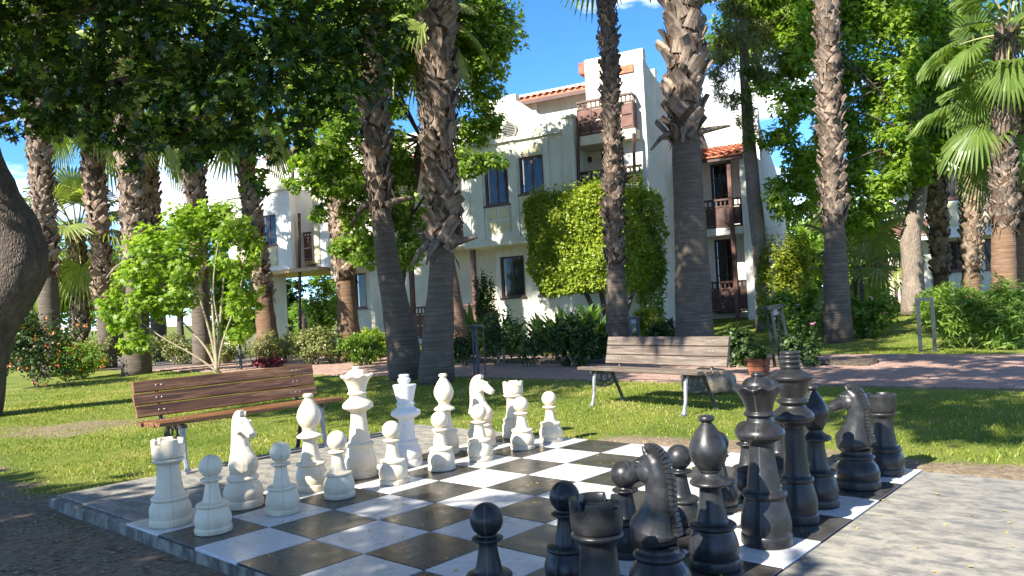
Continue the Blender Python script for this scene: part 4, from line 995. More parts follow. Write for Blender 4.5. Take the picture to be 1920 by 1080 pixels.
# right part of the left house
q0 = D.at(590, 430, .6)[0]; q1 = D.at(712, 430, .6)[0]; qz0 = D.at(640, 492, .6)[1]; qz1 = ez + .3
wins = [D.rect(617, 405, 640, 470, .6), D.rect(664, 398, 686, 462, .6)]
D.wall('front_wall', q0, q1, qz0, qz1, .6, .25, wins, M['white'])
for w_ in wins: D.window(w_, .6, muntins=(1, 1)); g = (w_[0], w_[1], w_[2] - .85, w_[2] - .12); panels(D, g, 1, 2, .6)
for px_ in (594, 651, 700): x = D.at(px_, 430, .6)[0]; D.box('pilaster', x - .13, x + .13, .55, .597, qz0 + .05, qz1, M['beige'])
D.box('front_floor', q0, q1, .602, 3.2, qz0 - .16, qz0 - .003, M['white'])
w5 = [D.rect(664, 512, 687, 578, 1.5), D.rect(699, 512, 724, 576, 1.5)]
D.wall('ground_wall', D.at(640, 540, 1.5)[0], D.at(760, 540, 1.5)[0], 0, qz0 - .16, 1.5, .25, w5, M['cream'])
for w_ in w5: D.window(w_, 1.5, muntins=(1, 1), mat='rust')
D.railing(D.at(566, 590, .5)[0], D.at(603, 590, .5)[0], .5, .3, 1.5, 2, 2, mat='brown')
D.box('porch_floor', D.at(560, 590, .5)[0], D.at(640, 590, .5)[0], .5, 1.49, 0, .28, M['cream'])
c_0 = D.at(478, 560, .5)[0]; D.box('column', c_0, D.at(508, 560, .5)[0], .5, 1.4, 0, zfl - .14, M['white'])
D.box('rear_wall', d0 - .5, q1 + 2.0, 3.4, 3.6, zfl - .1, qz1, M['cream'])
for k in range(4):
    x = D.at(470, 600, .2)[0]; D.box('stair', x - 1.0 + .28 * k, x - 1.0 + .28 * (k + 1) - .003, -.6, .6, 0, .17 * (k + 1), M['cream'])

# ------------------------------------------------ house behind the right-hand palms
E_ = House('right_house', 'white house with curtained windows and cream panels behind the right-hand palms', 1750, 31.0)
f0 = E_.at(1690, 430)[0]; f1 = E_.at(2000, 420)[0]; zf2 = E_.at(1800, 437)[1]
wu = [E_.rect(1772, 318, 1810, 372), E_.rect(1838, 312, 1872, 366), E_.rect(1905, 305, 1940, 360)]
zE = E_.at(1800, 285)[1]
E_.wall('upper_wall', f0 + 1.0, f1, zf2, zE, 0, .25, wu, M['white'])
for w_ in wu: E_.window(w_, 0, muntins=(2, 1)); panels(E_, (w_[0], w_[1], w_[2] - 1.1, w_[2] - .12), 2, 2)
E_.box('upper_floor', f0 + 1.0, f1, .003, 3.0, zf2 - .15, zf2 - .003, M['white'])
wl = [E_.rect(1779, 451, 1813, 508, .9), E_.rect(1846, 447, 1872, 505, .9), E_.rect(1700, 446, 1722, 540, .9)]
E_.wall('ground_wall', f0 - .6, f1, 0, zf2 - .15, .9, .25, wl, M['cream'])
for w_ in wl: E_.window(w_, .9, muntins=(2, 1), mat='rust')
E_.box('balcony_floor', f0 - .6, f0 + .99, .2, 2.9, zf2 - .15, zf2 - .003, M['white']); E_.railing(f0 - .6, f0 + .98, .22, zf2 + .01, zf2 + .95, 1, 3)
E_.wall('balcony_wall', f0 - .6, f0 + .99, zf2, zE, 1.6, .25, [], M['white'])
E_.tiles(f0 - .8, f1, -.3, zE + .02, 3.4, zE + 1.1, .3, 3)
for px_ in (1676, 1690): x = E_.at(px_, 480, .2)[0]; E_.box('post', x - .06, x + .06, .2, .32, 0, zf2 - .15, M['brown'])
# ================================================================== leaves
T_MAPLE_V = [(0, 0, 0.03)]
for a_, r_ in ((-130, .34), (-104, .66), (-76, .40), (-50, .92), (-25, .44), (0, 1.0), (25, .44), (50, .92), (76, .40), (104, .66), (130, .34), (180, .08)):
    T_MAPLE_V.append((r_ * math.sin(R(a_)), r_ * math.cos(R(a_)), -0.14 * r_ * r_ + (0.05 if r_ < .5 else 0)))
T_MAPLE_V = np.array(T_MAPLE_V) * 0.5
T_MAPLE_F = np.array([(0, k, k % 12 + 1) for k in range(1, 13)])
T_M6_V = np.array([(0, 0, .02), (-.55, .25, -.03), (-.22, .42, .03), (0, 1.0, -.10), (.22, .42, .03), (.55, .25, -.03)])
T_M6_F = np.array([(0, 2, 1), (0, 3, 2), (0, 4, 3), (0, 5, 4)])
T_LEAF_V = np.array([(0, 0, 0), (0.30, 0.45, 0.07), (0, 1, -0.06), (-0.30, 0.45, 0.07)]); T_LEAF_F = np.array([(0, 1, 2, 3)])
T_LONG_V = np.array([(0, 0, 0), (0.09, 0.4, 0.04), (0, 1, -0.16), (-0.09, 0.4, 0.04)]); T_LONG_F = T_LEAF_F
T_STRAP_V = np.array([(-.05, 0, 0), (.05, 0, 0), (.075, .45, .0), (-.075, .45, .0), (.05, .8, -.06), (-.05, .8, -.06), (.0, 1, -.16), (-.004, 1, -.16)])
T_STRAP_F = np.array([(0, 1, 2, 3), (3, 2, 4, 5), (5, 4, 6, 7)])
TEMPL = {'maple6': (T_M6_V, T_M6_F), 'maple': (T_MAPLE_V, T_MAPLE_F), 'leaf': (T_LEAF_V, T_LEAF_F), 'long': (T_LONG_V, T_LONG_F), 'strap': (T_STRAP_V, T_STRAP_F)}
def unit(v): return v / np.maximum(np.linalg.norm(v, axis=-1, keepdims=True), 1e-9)
def leaves(name, P, size, kind, mat, parent, off, nbias=(0, 0, 0.9), tbias=(0, 0, -0.4), rnd=None, kindtag=None, outward=None):
    TV, TF = TEMPL[kind]; n = len(P)
    nn = RNG.normal(0, 0.6, (n, 3)) + np.array(nbias)
    if outward is not None: nn = nn + outward * 0.8
    nn = unit(nn); t = RNG.normal(0, 0.7, (n, 3)) + np.array(tbias)
    if outward is not None: t = t + outward * 0.5
    t = unit(t - nn * (t * nn).sum(-1, keepdims=True)); b = np.cross(t, nn)
    s = size if np.ndim(size) else RNG.uniform(0.7, 1.25, n) * size
    V = P[:, None, :] + s[:, None, None] * (TV[None, :, 0, None] * b[:, None] + TV[None, :, 1, None] * t[:, None] + TV[None, :, 2, None] * nn[:, None])
    k = len(TV); F = (TF[None] + (np.arange(n) * k)[:, None, None]).reshape(-1, TF.shape[1])
    if rnd is None: rnd = RNG.random(n)
    V = V.reshape(-1, 3) - np.array(off)
    o = link(name, np_mesh(name, V, F, mat, np.repeat(rnd, len(TF))), parent)
    if kindtag: o['kind'] = kindtag
    return o
def ball_points(c, rad, n, shell=0.55):
    """points in an ellipsoid, denser towards its outside"""
    d = unit(RNG.normal(0, 1, (n, 3))); r_ = RNG.random(n) ** (1 / 3); r_ = shell + (1 - shell) * r_ if shell else r_
    r_ = np.where(RNG.random(n) < 0.75, r_, RNG.random(n)); r_ = r_ * (1 + RNG.normal(0, 0.08, n))
    return np.array(c) + d * r_[:, None] * np.array(rad), d
def clumped(clumps, n, sub=9, cr=0.33):
    """clumps: list of (center, radii); each carries smaller leaf clusters so that gaps stay open between them"""
    W = np.array([np.prod(c[1]) ** 0.67 for c in clumps]); W = W / W.sum(); PP = []; DD_ = []
    for (c, rad), w_ in zip(clumps, W):
        m = max(8, int(n * w_)); k = max(3, int(sub)); cc, cd = ball_points(c, np.array(rad) * 0.86, k, 0.6)
        which = RNG.integers(0, k, m); d = unit(RNG.normal(0, 1, (m, 3))); rr = RNG.random(m) ** 0.5
        PP.append(cc[which] + d * rr[:, None] * np.array(rad) * cr * RNG.uniform(0.7, 1.35, (k, 1))[which]); DD_.append(unit(cd[which] + d * 0.7))
    return np.concatenate(PP), np.concatenate(DD_)
def pclumps(lst):
    """photo clumps (px, py, depth, rx_px, ry_px) -> world clumps with real depth extent"""
    o = []
    for px_, py_, Y, rx_, ry_ in lst:
        c = aty(px_, py_, Y); m = px_m(Y); o.append((c, (rx_ * m, (rx_ + ry_) / 2 * m * 0.9, ry_ * m)))
    return o
def limb(t, off, pts, rad, mat, name='limb', n=9, jit=0.06):
    mb = MB(); P = [Vector(p) for p in pts]; fine = []; fr = []
    for a in range(len(P) - 1):
        p0, p1, p2, p3 = P[max(a - 1, 0)], P[a], P[a + 1], P[min(a + 2, len(P) - 1)]
        for k in range(4):
            s = k / 4; fine.append(0.5 * ((2 * p1) + (p2 - p0) * s + (2 * p0 - 5 * p1 + 4 * p2 - p3) * s * s + (3 * p1 - p0 - 3 * p2 + p3) * s ** 3)); fr.append(rad[a] + (rad[a + 1] - rad[a]) * s)
    fine.append(P[-1]); fr.append(rad[-1]); mb.tube(fine, fr, n, True, jit)
    return mb.build(name, mat, t, smooth=True, off=off)
def tree(name, label, base, trunk, trad, clumps, n, size, kind, mats, bark='bark', limbs=True, cat='tree', sub=9, cr=0.33, group=None, nl=14):
    off = np.array(base); t = thing(name, label, cat, off, 0, group)
    limb(t, off, trunk, trad, M[bark], 'trunk', 12)
    if limbs:
        top = np.array(trunk[-1]); cs = [c for c in clumps]; random.shuffle(cs)
        for c, rad in cs[:nl]:
            s = np.array(trunk[max(1, len(trunk) - random.randint(1, 2))]); mid = s * .45 + np.array(c) * .55 + np.array([0, 0, .06 * np.linalg.norm(np.array(c) - s)])
            limb(t, off, [s, mid, c], [trad[-1] * .42, trad[-1] * .22, .012], M['bark'], 'limb', 7)
    P, d = clumped(clumps, n, sub, cr)
    mats = mats if isinstance(mats, list) else [mats]; pick = RNG.integers(0, len(mats), len(P))
    for k, m in enumerate(mats): leaves('crown', P[pick == k], size, kind, M[m], t, off, outward=d[pick == k])
    return t

# ------------------------------------------------ big plane tree overhead on the left
YT = 12.0
base = at_depth(-66, YT)
tr = [base + np.array([0, 0, -.05]), aty(-50, 700, YT), aty(-20, 600, YT), aty(34, 505, YT), aty(20, 440, YT), aty(-22, 350, YT - .1), aty(-50, 240, YT - .2), aty(-40, 60, YT - .5)]
cl = pclumps([(20, 40, 10.5, 95, 70), (120, 95, 9.6, 95, 75), (230, 60, 9.4, 100, 80), (340, 70, 9.0, 105, 85), (450, 60, 9.0, 105, 85), (560, 45, 9.6, 100, 75), (660, 40, 10.2, 95, 75),
              (30, 165, 10.8, 90, 60), (120, 185, 10.2, 85, 55), (215, 175, 9.7, 95, 62), (310, 190, 9.2, 95, 70), (410, 190, 8.9, 95, 75), (500, 165, 9.0, 90, 75), (600, 135, 9.6, 80, 62), (690, 120, 10.3, 75, 62),
              (730, 40, 10.4, 60, 60), (400, 262, 9.0, 55, 40), (455, 262, 9.1, 45, 45), (335, 255, 9.2, 52, 38), (270, 245, 9.4, 50, 32), (205, 236, 9.6, 45, 26), (80, 235, 10.3, 60, 28), (480, 330, 9.4, 20, 45), (505, 280, 9.4, 22, 28), (560, 205, 9.5, 50, 36), (640, 190, 10.0, 46, 36),
              (130, 225, 9.9, 60, 34), (560, 255, 9.6, 34, 30), (240, 262, 9.4, 40, 30), (370, 295, 9.1, 40, 24), (175, 262, 9.6, 22, 22), (250, 300, 9.6, 18, 26), (20, 250, 11, 40, 18)])
cl += [((x, y, z), (1.5, 1.5, 1.0)) for x, y, z in ((-6.5, 10.5, 6.6), (-5.0, 9.6, 7.0), (-3.4, 9.2, 6.9), (-7.6, 12.5, 6.2), (-4.6, 12.0, 7.6), (-6.5, 13.5, 7.4), (-8.2, 9.5, 5.6), (-2.2, 10.2, 6.2), (-6.8, 6.3, 6.6), (-5.4, 7.2, 6.4), (-7.8, 7.8, 6.9), (-6.0, 8.6, 6.0), (-8.8, 6.0, 6.2), (-4.2, 8.0, 5.6), (-7.0, 4.8, 6.4), (-1.6, 10.9, 9.0), (-2.6, 9.6, 8.6), (-0.4, 11.6, 9.2), (-3.2, 11.2, 9.4), (-1.2, 9.2, 8.2), (0.3, 10.4, 8.8))]
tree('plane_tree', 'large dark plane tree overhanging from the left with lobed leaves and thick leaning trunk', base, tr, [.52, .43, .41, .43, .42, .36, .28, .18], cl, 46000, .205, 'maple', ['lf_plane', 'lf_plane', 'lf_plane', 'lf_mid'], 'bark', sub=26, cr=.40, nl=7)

# ------------------------------------------------ shade tree behind and left of the camera (its shadow lies over the near board)
def shade_pt(i, j, h):     # crown point at height h whose shadow falls on board square (i, j)
    P = ij(i, j); return P - SUNV * (h / -SUNV[2]) * 1.0
cl = []
for j in np.arange(-10, 14.5, 1.6):
    edge = np.interp(j, [-10, -4, 0, 3, 5, 7, 9, 14], [-2.2, -1.0, 0.4, 1.3, 1.6, 1.0, 1.0, 1.2])
    for i in (edge, edge - 1.8, edge - 3.8, edge - 5.8):
        h = 4.4 + random.uniform(-.5, .9); c = shade_pt(i + random.uniform(-.4, .4), j + random.uniform(-.5, .5), h); cl.append((c, (.62, .62, .5)))
bt = shade_pt(-6, 2, 4.5); bt = np.array([bt[0], bt[1], float(gz(bt[0], bt[1]))])
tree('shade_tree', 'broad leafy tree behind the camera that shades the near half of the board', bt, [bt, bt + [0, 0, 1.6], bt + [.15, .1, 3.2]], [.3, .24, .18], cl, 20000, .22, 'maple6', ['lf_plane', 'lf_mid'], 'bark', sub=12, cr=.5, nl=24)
cl = []
for px_, py_ in [(x, y) for x in range(1440, 2010, 70) for y in (672, 700, 728)] + [(x, y) for x in range(1480, 1990, 85) for y in (650, 625)] + [(x, y) for x in range(1620, 1980, 90) for y in (770, 800)] + [(900, 680), (980, 690), (1060, 695), (1000, 705), (880, 705)]:
    if random.random() < .25: continue
    P = onground(px_, py_); h = random.uniform(6.5, 8.5); cl.append((P - SUNV * (h / -SUNV[2]) + np.array([random.uniform(-.3, .3), random.uniform(-.3, .3), 0]), (.75, .75, .5)))
bt2 = np.array([4.6, -1.6, float(gz(4.6, -1.6))])
tree('tall_shade_tree', 'tall tree behind the camera whose high crown dapples the path and lawn', bt2, [bt2, bt2 + [.0, .2, 3.0], bt2 + [-1.6, 2.2, 6.4]], [.34, .27, .16], cl, 7000, .24, 'maple6', ['lf_plane', 'lf_mid'], 'bark', sub=9, cr=.42, nl=22)

# ------------------------------------------------ green tree behind the twin palms
base = at_depth(742, 19.5)
tr = [base, aty(745, 560, 19.5), aty(762, 420, 19.5), aty(790, 260, 19.5)]
cl = pclumps([(880, 70, 20, 55, 45), (915, 120, 20, 45, 35), (930, 70, 20, 30, 30), (890, 170, 20, 50, 35), (840, 110, 20, 60, 55), (760, 110, 20, 60, 60), (720, 200, 19.5, 60, 60), (880, 240, 19.6, 48, 40), (915, 225, 19.8, 38, 28), (870, 310, 19.2, 40, 34), (925, 300, 19.2, 32, 18), (740, 300, 19.4, 55, 55), (690, 330, 19.2, 50, 45), (760, 400, 19.2, 45, 50), (735, 470, 19.4, 42, 40), (760, 460, 19, 35, 45), (690, 430, 19.3, 45, 40), (650, 460, 19.6, 30, 26),
              (620, 300, 18.2, 48, 40), (590, 330, 18, 42, 28), (570, 300, 18.2, 30, 28), (650, 250, 18.2, 55, 45), (600, 230, 18.4, 45, 40), (590, 180, 18.4, 50, 35), (660, 170, 18.6, 60, 45), (700, 90, 19, 60, 50), (610, 360, 18, 30, 16), (600, 275, 17.6, 45, 36), (645, 330, 17.8, 42, 36), (668, 395, 18.2, 36, 34), (700, 370, 18.4, 40, 36), (720, 260, 18.8, 46, 44), (640, 225, 18, 46, 36), (560, 345, 17.8, 26, 16), (685, 470, 18.6, 34, 30), (600, 400, 18.2, 20, 18), (545, 240, 18.2, 30, 26)])
cl += [((x, y, z), (1.2, 1.2, 1.0)) for x, y, z in ((-1.2, 20, 9.2), (-2.6, 19.6, 9.4), (-3.8, 19, 8.4), (-0.4, 20.4, 8.6), (-4.4, 20.5, 9.6))]
tree('leafy_tree', 'bright green broadleaf tree growing between the twin palms and the gabled house', base, tr, [.22, .17, .14, .10], cl, 46000, .13, 'maple6', ['lf_bright', 'lf_mid', 'lf_mid'], 'bark', sub=16, cr=.42)

# ------------------------------------------------ large tree on the right
base = at_depth(1712, 21.5); base = np.array([base[0], base[1], base[2]])
tr = [base, aty(1712, 520, 21.5), aty(1708, 440, 21.5), aty(1722, 370, 21.5), aty(1728, 260, 21.8), aty(1700, 140, 22)]
cl = pclumps([(1470, 60, 23, 55, 45), (1420, 40, 23, 50, 40), (1350, 30, 23, 35, 30), (1530, 40, 22.5, 60, 50), (1620, 50, 22, 70, 60), (1700, 60, 22, 60, 60), (1490, 140, 23, 55, 45), (1450, 190, 23, 40, 30), (1600, 140, 22, 60, 55), (1670, 160, 21.5, 60, 55), (1740, 150, 22, 50, 50), (1500, 230, 22.5, 45, 40), (1610, 240, 22, 55, 50), (1690, 260, 21.5, 55, 45), (1500, 310, 22.5, 48, 40), (1460, 290, 22.6, 30, 22), (1600, 330, 22, 50, 42), (1660, 350, 21.2, 50, 40), (1712, 312, 21, 42, 38), (1490, 390, 22.5, 50, 40), (1610, 410, 21.8, 45, 40), (1520, 350, 22.2, 30, 34), (1770, 270, 22, 40, 36), (1780, 200, 22.4, 45, 50), (1790, 120, 22.6, 50, 50), (1560, 180, 23, 40, 90), (1550, 330, 23, 40, 90)])
cl = [(c - np.array([.9, 2.2, .0]) if c[0] < 8.9 else c, r) for c, r in cl]
cl += [((x, y, z), (1.4, 1.4, 1.0)) for x, y, z in ((9, 22.5, 9.4), (11, 22, 9.6), (12.6, 22.5, 9), (10, 24, 10), (7.4, 23, 9.2))]
tree('leafy_tree', 'tall bright green tree filling the upper right, with a pale leaning trunk', base, tr, [.33, .29, .27, .22, .16, .09], cl, 52000, .155, 'maple6', ['lf_bright', 'lf_bright', 'lf_mid'], 'bark_pale', sub=18, cr=.42, nl=20)

# ------------------------------------------------ conifer with a bare pale trunk
base = at_depth(1434, 21.0)
tr = [base, aty(1426, 480, 21), aty(1410, 330, 21), aty(1400, 200, 21), aty(1394, 60, 21), aty(1392, -80, 21)]
cl = pclumps([(1360, 90, 20.8, 40, 28), (1400, 60, 20.8, 45, 35), (1450, 100, 21, 40, 25), (1480, 110, 21.2, 35, 22), (1350, 130, 20.8, 28, 26), (1420, 130, 20.7, 40, 26), (1385, 180, 20.8, 26, 18), (1350, 170, 20.8, 14, 30), (1398, 220, 20.7, 18, 30), (1402, 260, 20.7, 16, 26), (1375, 190, 20.7, 16, 16), (1465, 150, 21.3, 25, 20), (1360, 30, 20.8, 40, 40), (1440, 30, 21, 45, 40), (1400, -60, 21, 90, 60), (1400, -160, 21, 70, 60), (1480, 60, 21, 30, 24)])
tree('conifer_tree', 'thin conifer with a bare pale trunk and olive drooping sprays left of the tall tree', base, tr, [.23, .20, .18, .15, .11, .05], cl, 22000, .15, 'long', 'lf_conifer', 'bark_pale', sub=10, cr=.42)

# ------------------------------------------------ sapling with lobed leaves
base = onground(408, 698); YS = base[1]
t = thing('sapling', 'young lobed-leaf tree with many thin stems and bright leaves behind the brown bench', 'tree', base)
def sp(x, y, dy=0.0): return aty(x, y, YS + dy)
for pts, r0 in (([base, sp(398, 640), sp(375, 560), sp(350, 470)], .045), ([base, sp(412, 620, .1), sp(420, 520, .2), sp(425, 430, .2)], .05), ([base, sp(385, 650, .2), sp(330, 590, .3), sp(280, 520, .2)], .04), ([base, sp(418, 640), sp(446, 560, -.2), sp(462, 480, -.2)], .04),
                ([base, sp(370, 670), sp(300, 630), sp(260, 600)], .03), ([base, sp(400, 600), sp(392, 500, .3), sp(380, 400, .3)], .04), ([sp(412, 620, .1), sp(400, 540, -.2), sp(410, 450, -.3)], .03)):
    limb(t, base, pts, list(np.linspace(r0, .012, len(pts))), M['twig'], 'stem', 7)
cl = pclumps([(350, 420, YS, 60, 40), (410, 430, YS, 55, 45), (300, 470, YS, 55, 45), (260, 520, YS, 45, 38), (350, 490, YS, 60, 45), (440, 500, YS, 40, 40), (235, 580, YS, 38, 40), (290, 560, YS, 45, 40), (255, 640, YS, 32, 28), (450, 560, YS, 38, 40), (330, 560, YS, 40, 34), (450, 620, YS, 30, 24), (390, 400, YS, 50, 28), (215, 600, YS, 18, 26), (470, 460, YS, 22, 36)])
P, d = clumped(cl, 6800, 14, .5); leaves('crown', P, .22, 'maple', M['lf_bright'], t, base, outward=d)

# ------------------------------------------------ topiary block on bare stems
YH = 21.3; c = aty(1122, 455, YH); base = np.array([c[0] + .15, c[1], float(gz(c[0], c[1]))])
t = thing('topiary_tree', 'clipped cube-shaped yellow-green topiary on twisted stems in front of the gabled house', 'tree', base)
for dx, tx in ((-.12, -.7), (.05, .1), (.22, .9), (.0, -.2)):
    limb(t, base, [base + [dx, 0, 0], base + [dx + tx * .3, .1, .8], base + [tx, .2 * tx, 1.7]], [.10, .08, .05], M['bark'], 'stem', 8)
m = px_m(YH); ang = R(38); ex, ey = np.array([math.cos(ang), -math.sin(ang), 0]), np.array([math.sin(ang), math.cos(ang), 0])
hx, hy, hz = 1.42, 1.62, 1.44; n = 42000
ctr = np.array([c[0] + .0, c[1] + .6, c[2]])
face = RNG.choice(5, n, p=[.27, .24, .19, .12, .18]); a_ = RNG.uniform(-1, 1, (n, 2)); dep = 1 - np.abs(RNG.normal(0, .11, n)) + RNG.normal(0, .028, n)
L_ = np.zeros((n, 3)); Nn = np.zeros((n, 3))
for f, (ax, sg) in enumerate(((1, -1), (0, -1), (0, 1), (1, 1), (2, 1))):
    k = face == f; o2 = [q for q in range(3) if q != ax]; L_[k, ax] = sg * dep[k]; L_[k, o2[0]] = a_[k, 0]; L_[k, o2[1]] = a_[k, 1]; Nn[k, ax] = sg
rr_ = np.abs(L_).clip(0, 1); cornr = np.maximum(0, (rr_ ** 6).sum(-1) - 1.0); L_ *= (1 - .085 * cornr)[:, None]
L_[:, 2] += np.where((L_[:, 2] > .9), RNG.random(n) ** 5 * .22 * (vnoise(L_[:, 0] * 6 + 20, L_[:, 1] * 6 + 20, 1.0, 31) > .5), 0)
L_ *= (1 + .19 * (vnoise(L_[:, 0] * 3 + 9, L_[:, 2] * 3 + L_[:, 1] * 3 + 9, 1.0, 32) - .5))[:, None]
taper = 1 - .22 * np.clip(-L_[:, 2] - .45, 0, 1)
P = ctr + (L_[:, 0] * hx * taper)[:, None] * ex + (L_[:, 1] * hy * taper)[:, None] * ey + (L_[:, 2] * hz)[:, None] * np.array([0, 0, 1.0])
On = Nn[:, 0, None] * ex + Nn[:, 1, None] * ey + Nn[:, 2, None] * np.array([0, 0, 1.0])
gap = (vnoise(P[:, 0] * 1.0 + 50, P[:, 2] * 1.0 + P[:, 1], 4.5, 41) < .20) & (RNG.random(n) < .75); P = P[~gap]; On = On[~gap]
ks_ = RNG.choice(len(P), 260); sh = []; so_ = []
for q in ks_:
    dv = On[q] * .5 + np.array([0, 0, .8]) + RNG.normal(0, .3, 3); dv = dv / np.linalg.norm(dv); Ls_ = random.uniform(.10, .32)
    for f in np.linspace(.1, 1, 9): sh.append(P[q] + dv * Ls_ * f + RNG.normal(0, .012, 3)); so_.append(dv)
P = np.concatenate([P, np.array(sh)]); On = np.concatenate([On, np.array(so_)])
leaves('foliage', P, RNG.uniform(.05, .12, len(P)), 'leaf', M['lf_hedge'], t, base, nbias=(0, 0, .5), tbias=(0, 0, .5), outward=On)

# ------------------------------------------------ shrubs
def shrub(name, label, px_, pbase, w_, h_, n, size, mat, kind='leaf', Y=None, flowers=None, stems=True, nb=(0, 0, .7), tb=(0, 0, .2), sub=14, cr=.34, group=None, fl_n=60, dep=None):
    b = onground(px_, pbase) if Y is None else at_depth(px_, Y); m = px_m(b[1]); W, H = w_ * m / 2, h_ * m
    t = thing(name, label, 'shrub', b, 0, group); D_ = dep or W * .7
    cl_ = []
    for _ in range(7): cl_.append((b + [random.uniform(-.6, .6) * W, random.uniform(-.5, .6) * D_, H * random.uniform(.38, .62)], (W * .5, D_ * .6, H * .40)))
    P, d = clumped(cl_, n, sub, cr); P[:, 2] = np.maximum(P[:, 2], b[2] + .02)
    leaves('foliage', P, size, kind, M[mat], t, b, nb, tb, outward=d)
    if stems:
        for _ in range(6):
            q = cl_[random.randrange(7)][0]; limb(t, b, [b + [random.uniform(-.1, .1), 0, 0], (b + q) / 2 + [0, 0, .05], q], [.018, .014, .006], M['twig'], 'stem', 5)
    if flowers:
        k = RNG.choice(len(P), fl_n * 6, replace=False); c = P[k]; ok = (d[k, 1] < .3); c = c[ok][:fl_n] + d[k][ok][:fl_n] * .05
        c5 = np.repeat(c, 6, 0) + RNG.normal(0, .016, (len(c) * 6, 3)); rv = np.repeat(RNG.random(len(c)), 6)
        leaves('flowers', c5, .055, 'leaf', M[flowers], t, b, (0, -.5, .6), (0, 0, 0), rnd=rv, kindtag='stuff')
    return t
shrub('lantana_bush', 'lantana bush dotted with orange and red flowers beside the leaning plane trunk', 70, 728, 190, 150, 9000, .075, 'lf_dark', flowers='flower', fl_n=130, sub=22, dep=1.2)
shrub('lantana_bush', 'low flowering lantana spilling towards the path, right of the bigger lantana', 150, 712, 120, 70, 4500, .07, 'lf_mid', flowers='flower', fl_n=50)
shrub('green_bush', 'bright green bush behind the lantana between the left palms', 128, 640, 50, 60, 2500, .11, 'lf_bright', Y=24)
V_ = 'low variegated hedge shrubs along the path'
shrub('variegated_shrub', 'variegated shrub left of the sapling stems, behind the path', 210, 690, 120, 70, 3600, .075, 'lf_varieg', group=V_)
shrub('variegated_shrub', 'variegated shrub directly behind the sapling stems', 330, 684, 130, 62, 4000, .07, 'lf_varieg', group=V_)
shrub('variegated_shrub', 'variegated shrub between the sapling and the purple plant', 428, 682, 80, 52, 2600, .07, 'lf_varieg', group=V_)
shrub('variegated_shrub', 'variegated shrub behind the low purple plant', 520, 680, 90, 62, 3200, .07, 'lf_varieg', group=V_)
shrub('variegated_shrub', 'variegated shrub in front of the left house porch railing', 596, 684, 110, 74, 4400, .07, 'lf_varieg', group=V_)
shrub('variegated_shrub', 'dark-based variegated shrub just left of the twin palms', 682, 686, 90, 64, 3600, .07, 'lf_mid', group=V_)
shrub('green_bush', 'bright yellow-green rounded bush under the left house windows', 700, 668, 80, 70, 3600, .085, 'lf_hedge', Y=20)
shrub('purple_plant', 'low purple-leaved plant at the path edge behind the brown bench', 502, 690, 64, 18, 700, .09, 'lf_purple', stems=False)
shrub('rose_shrub', 'thin straggly shrub beside the dark bollard in the path bed', 870, 686, 60, 70, 1100, .075, 'lf_dark', cr=.5)
shrub('rose_shrub', 'airy straggly shrub right of the dark bollard', 940, 686, 90, 110, 1300, .075, 'lf_dark', cr=.55)
shrub('rose_shrub', 'loose low shrub between the straggly shrub and the dense one', 1000, 688, 70, 90, 800, .075, 'lf_dark', cr=.55)
shrub('dense_shrub', 'dense dark green shrub left of the grey bench back', 1080, 688, 86, 112, 3600, .09, 'lf_dark')
shrub('dense_shrub', 'small dark shrub hidden behind the left end of the grey bench', 1130, 680, 50, 60, 1500, .08, 'lf_dark')
shrub('rose_shrub', 'dark rose shrub between the grey bench and the planter box', 1392, 690, 60, 84, 1800, .085, 'lf_dark', cr=.45)
shrub('rose_shrub', 'rose shrub with a pink bloom right of the leaning bollard', 1505, 690, 70, 70, 1000, .075, 'lf_dark', flowers='flower_pink', fl_n=3, cr=.5)
shrub('dense_shrub', 'rounded dark green shrub with pink blooms left of the right-hand palm base', 1490, 632, 125, 100, 5500, .10, 'lf_mid', Y=17.5, flowers='flower_pink', fl_n=10)
shrub('dense_shrub', 'rounded dark green shrub with pink blooms right of the right-hand palm base', 1632, 630, 110, 80, 4500, .10, 'lf_mid', Y=17.5, flowers='flower_pink', fl_n=10)
shrub('yellow_bush', 'tall yellow-green bush beneath the tall tree at right', 1487, 600, 125, 215, 8000, .10, 'lf_yellow', Y=20.6, dep=.9)
shrub('yellow_bush', 'yellowish croton bush behind the thin-barred bollard by the topiary', 1215, 640, 60, 90, 1700, .17, 'lf_yellow', 'long', Y=18.5, tb=(0, 0, 1))
shrub('slender_bush', 'large feathery bush with narrow leaves at the right edge by the path', 1872, 654, 190, 128, 8500, .17, 'lf_bamboo', 'long', sub=26, tb=(0, 0, .3), cr=.4, dep=.9)
shrub('slender_bush', 'narrow-leaved bush behind the rectangular bollard', 1752, 646, 80, 84, 2600, .17, 'lf_bamboo', 'long', Y=17.6, cr=.42)
shrub('vine_cone', 'leafy climber forming a ragged cone behind the topiary', 1226, 600, 70, 320, 4500, .10, 'lf_mid', Y=22.0, dep=.5)
shrub('dense_shrub', 'low dark shrub at the foot of the topiary near the thick palm', 1240, 640, 70, 60, 2200, .10, 'lf_dark', Y=18)
shrub('climbing_vine', 'dark climbing vine on the ground floor wall left of the gabled house window', 912, 600, 44, 150, 2600, .10, 'lf_dark', Y=24.4, dep=.35)
shrub('climbing_vine', 'flowering climber draped over the left house porch beam', 608, 610, 60, 150, 3000, .11, 'lf_mid', Y=27.5, dep=.5, flowers='flower_pink', fl_n=8)
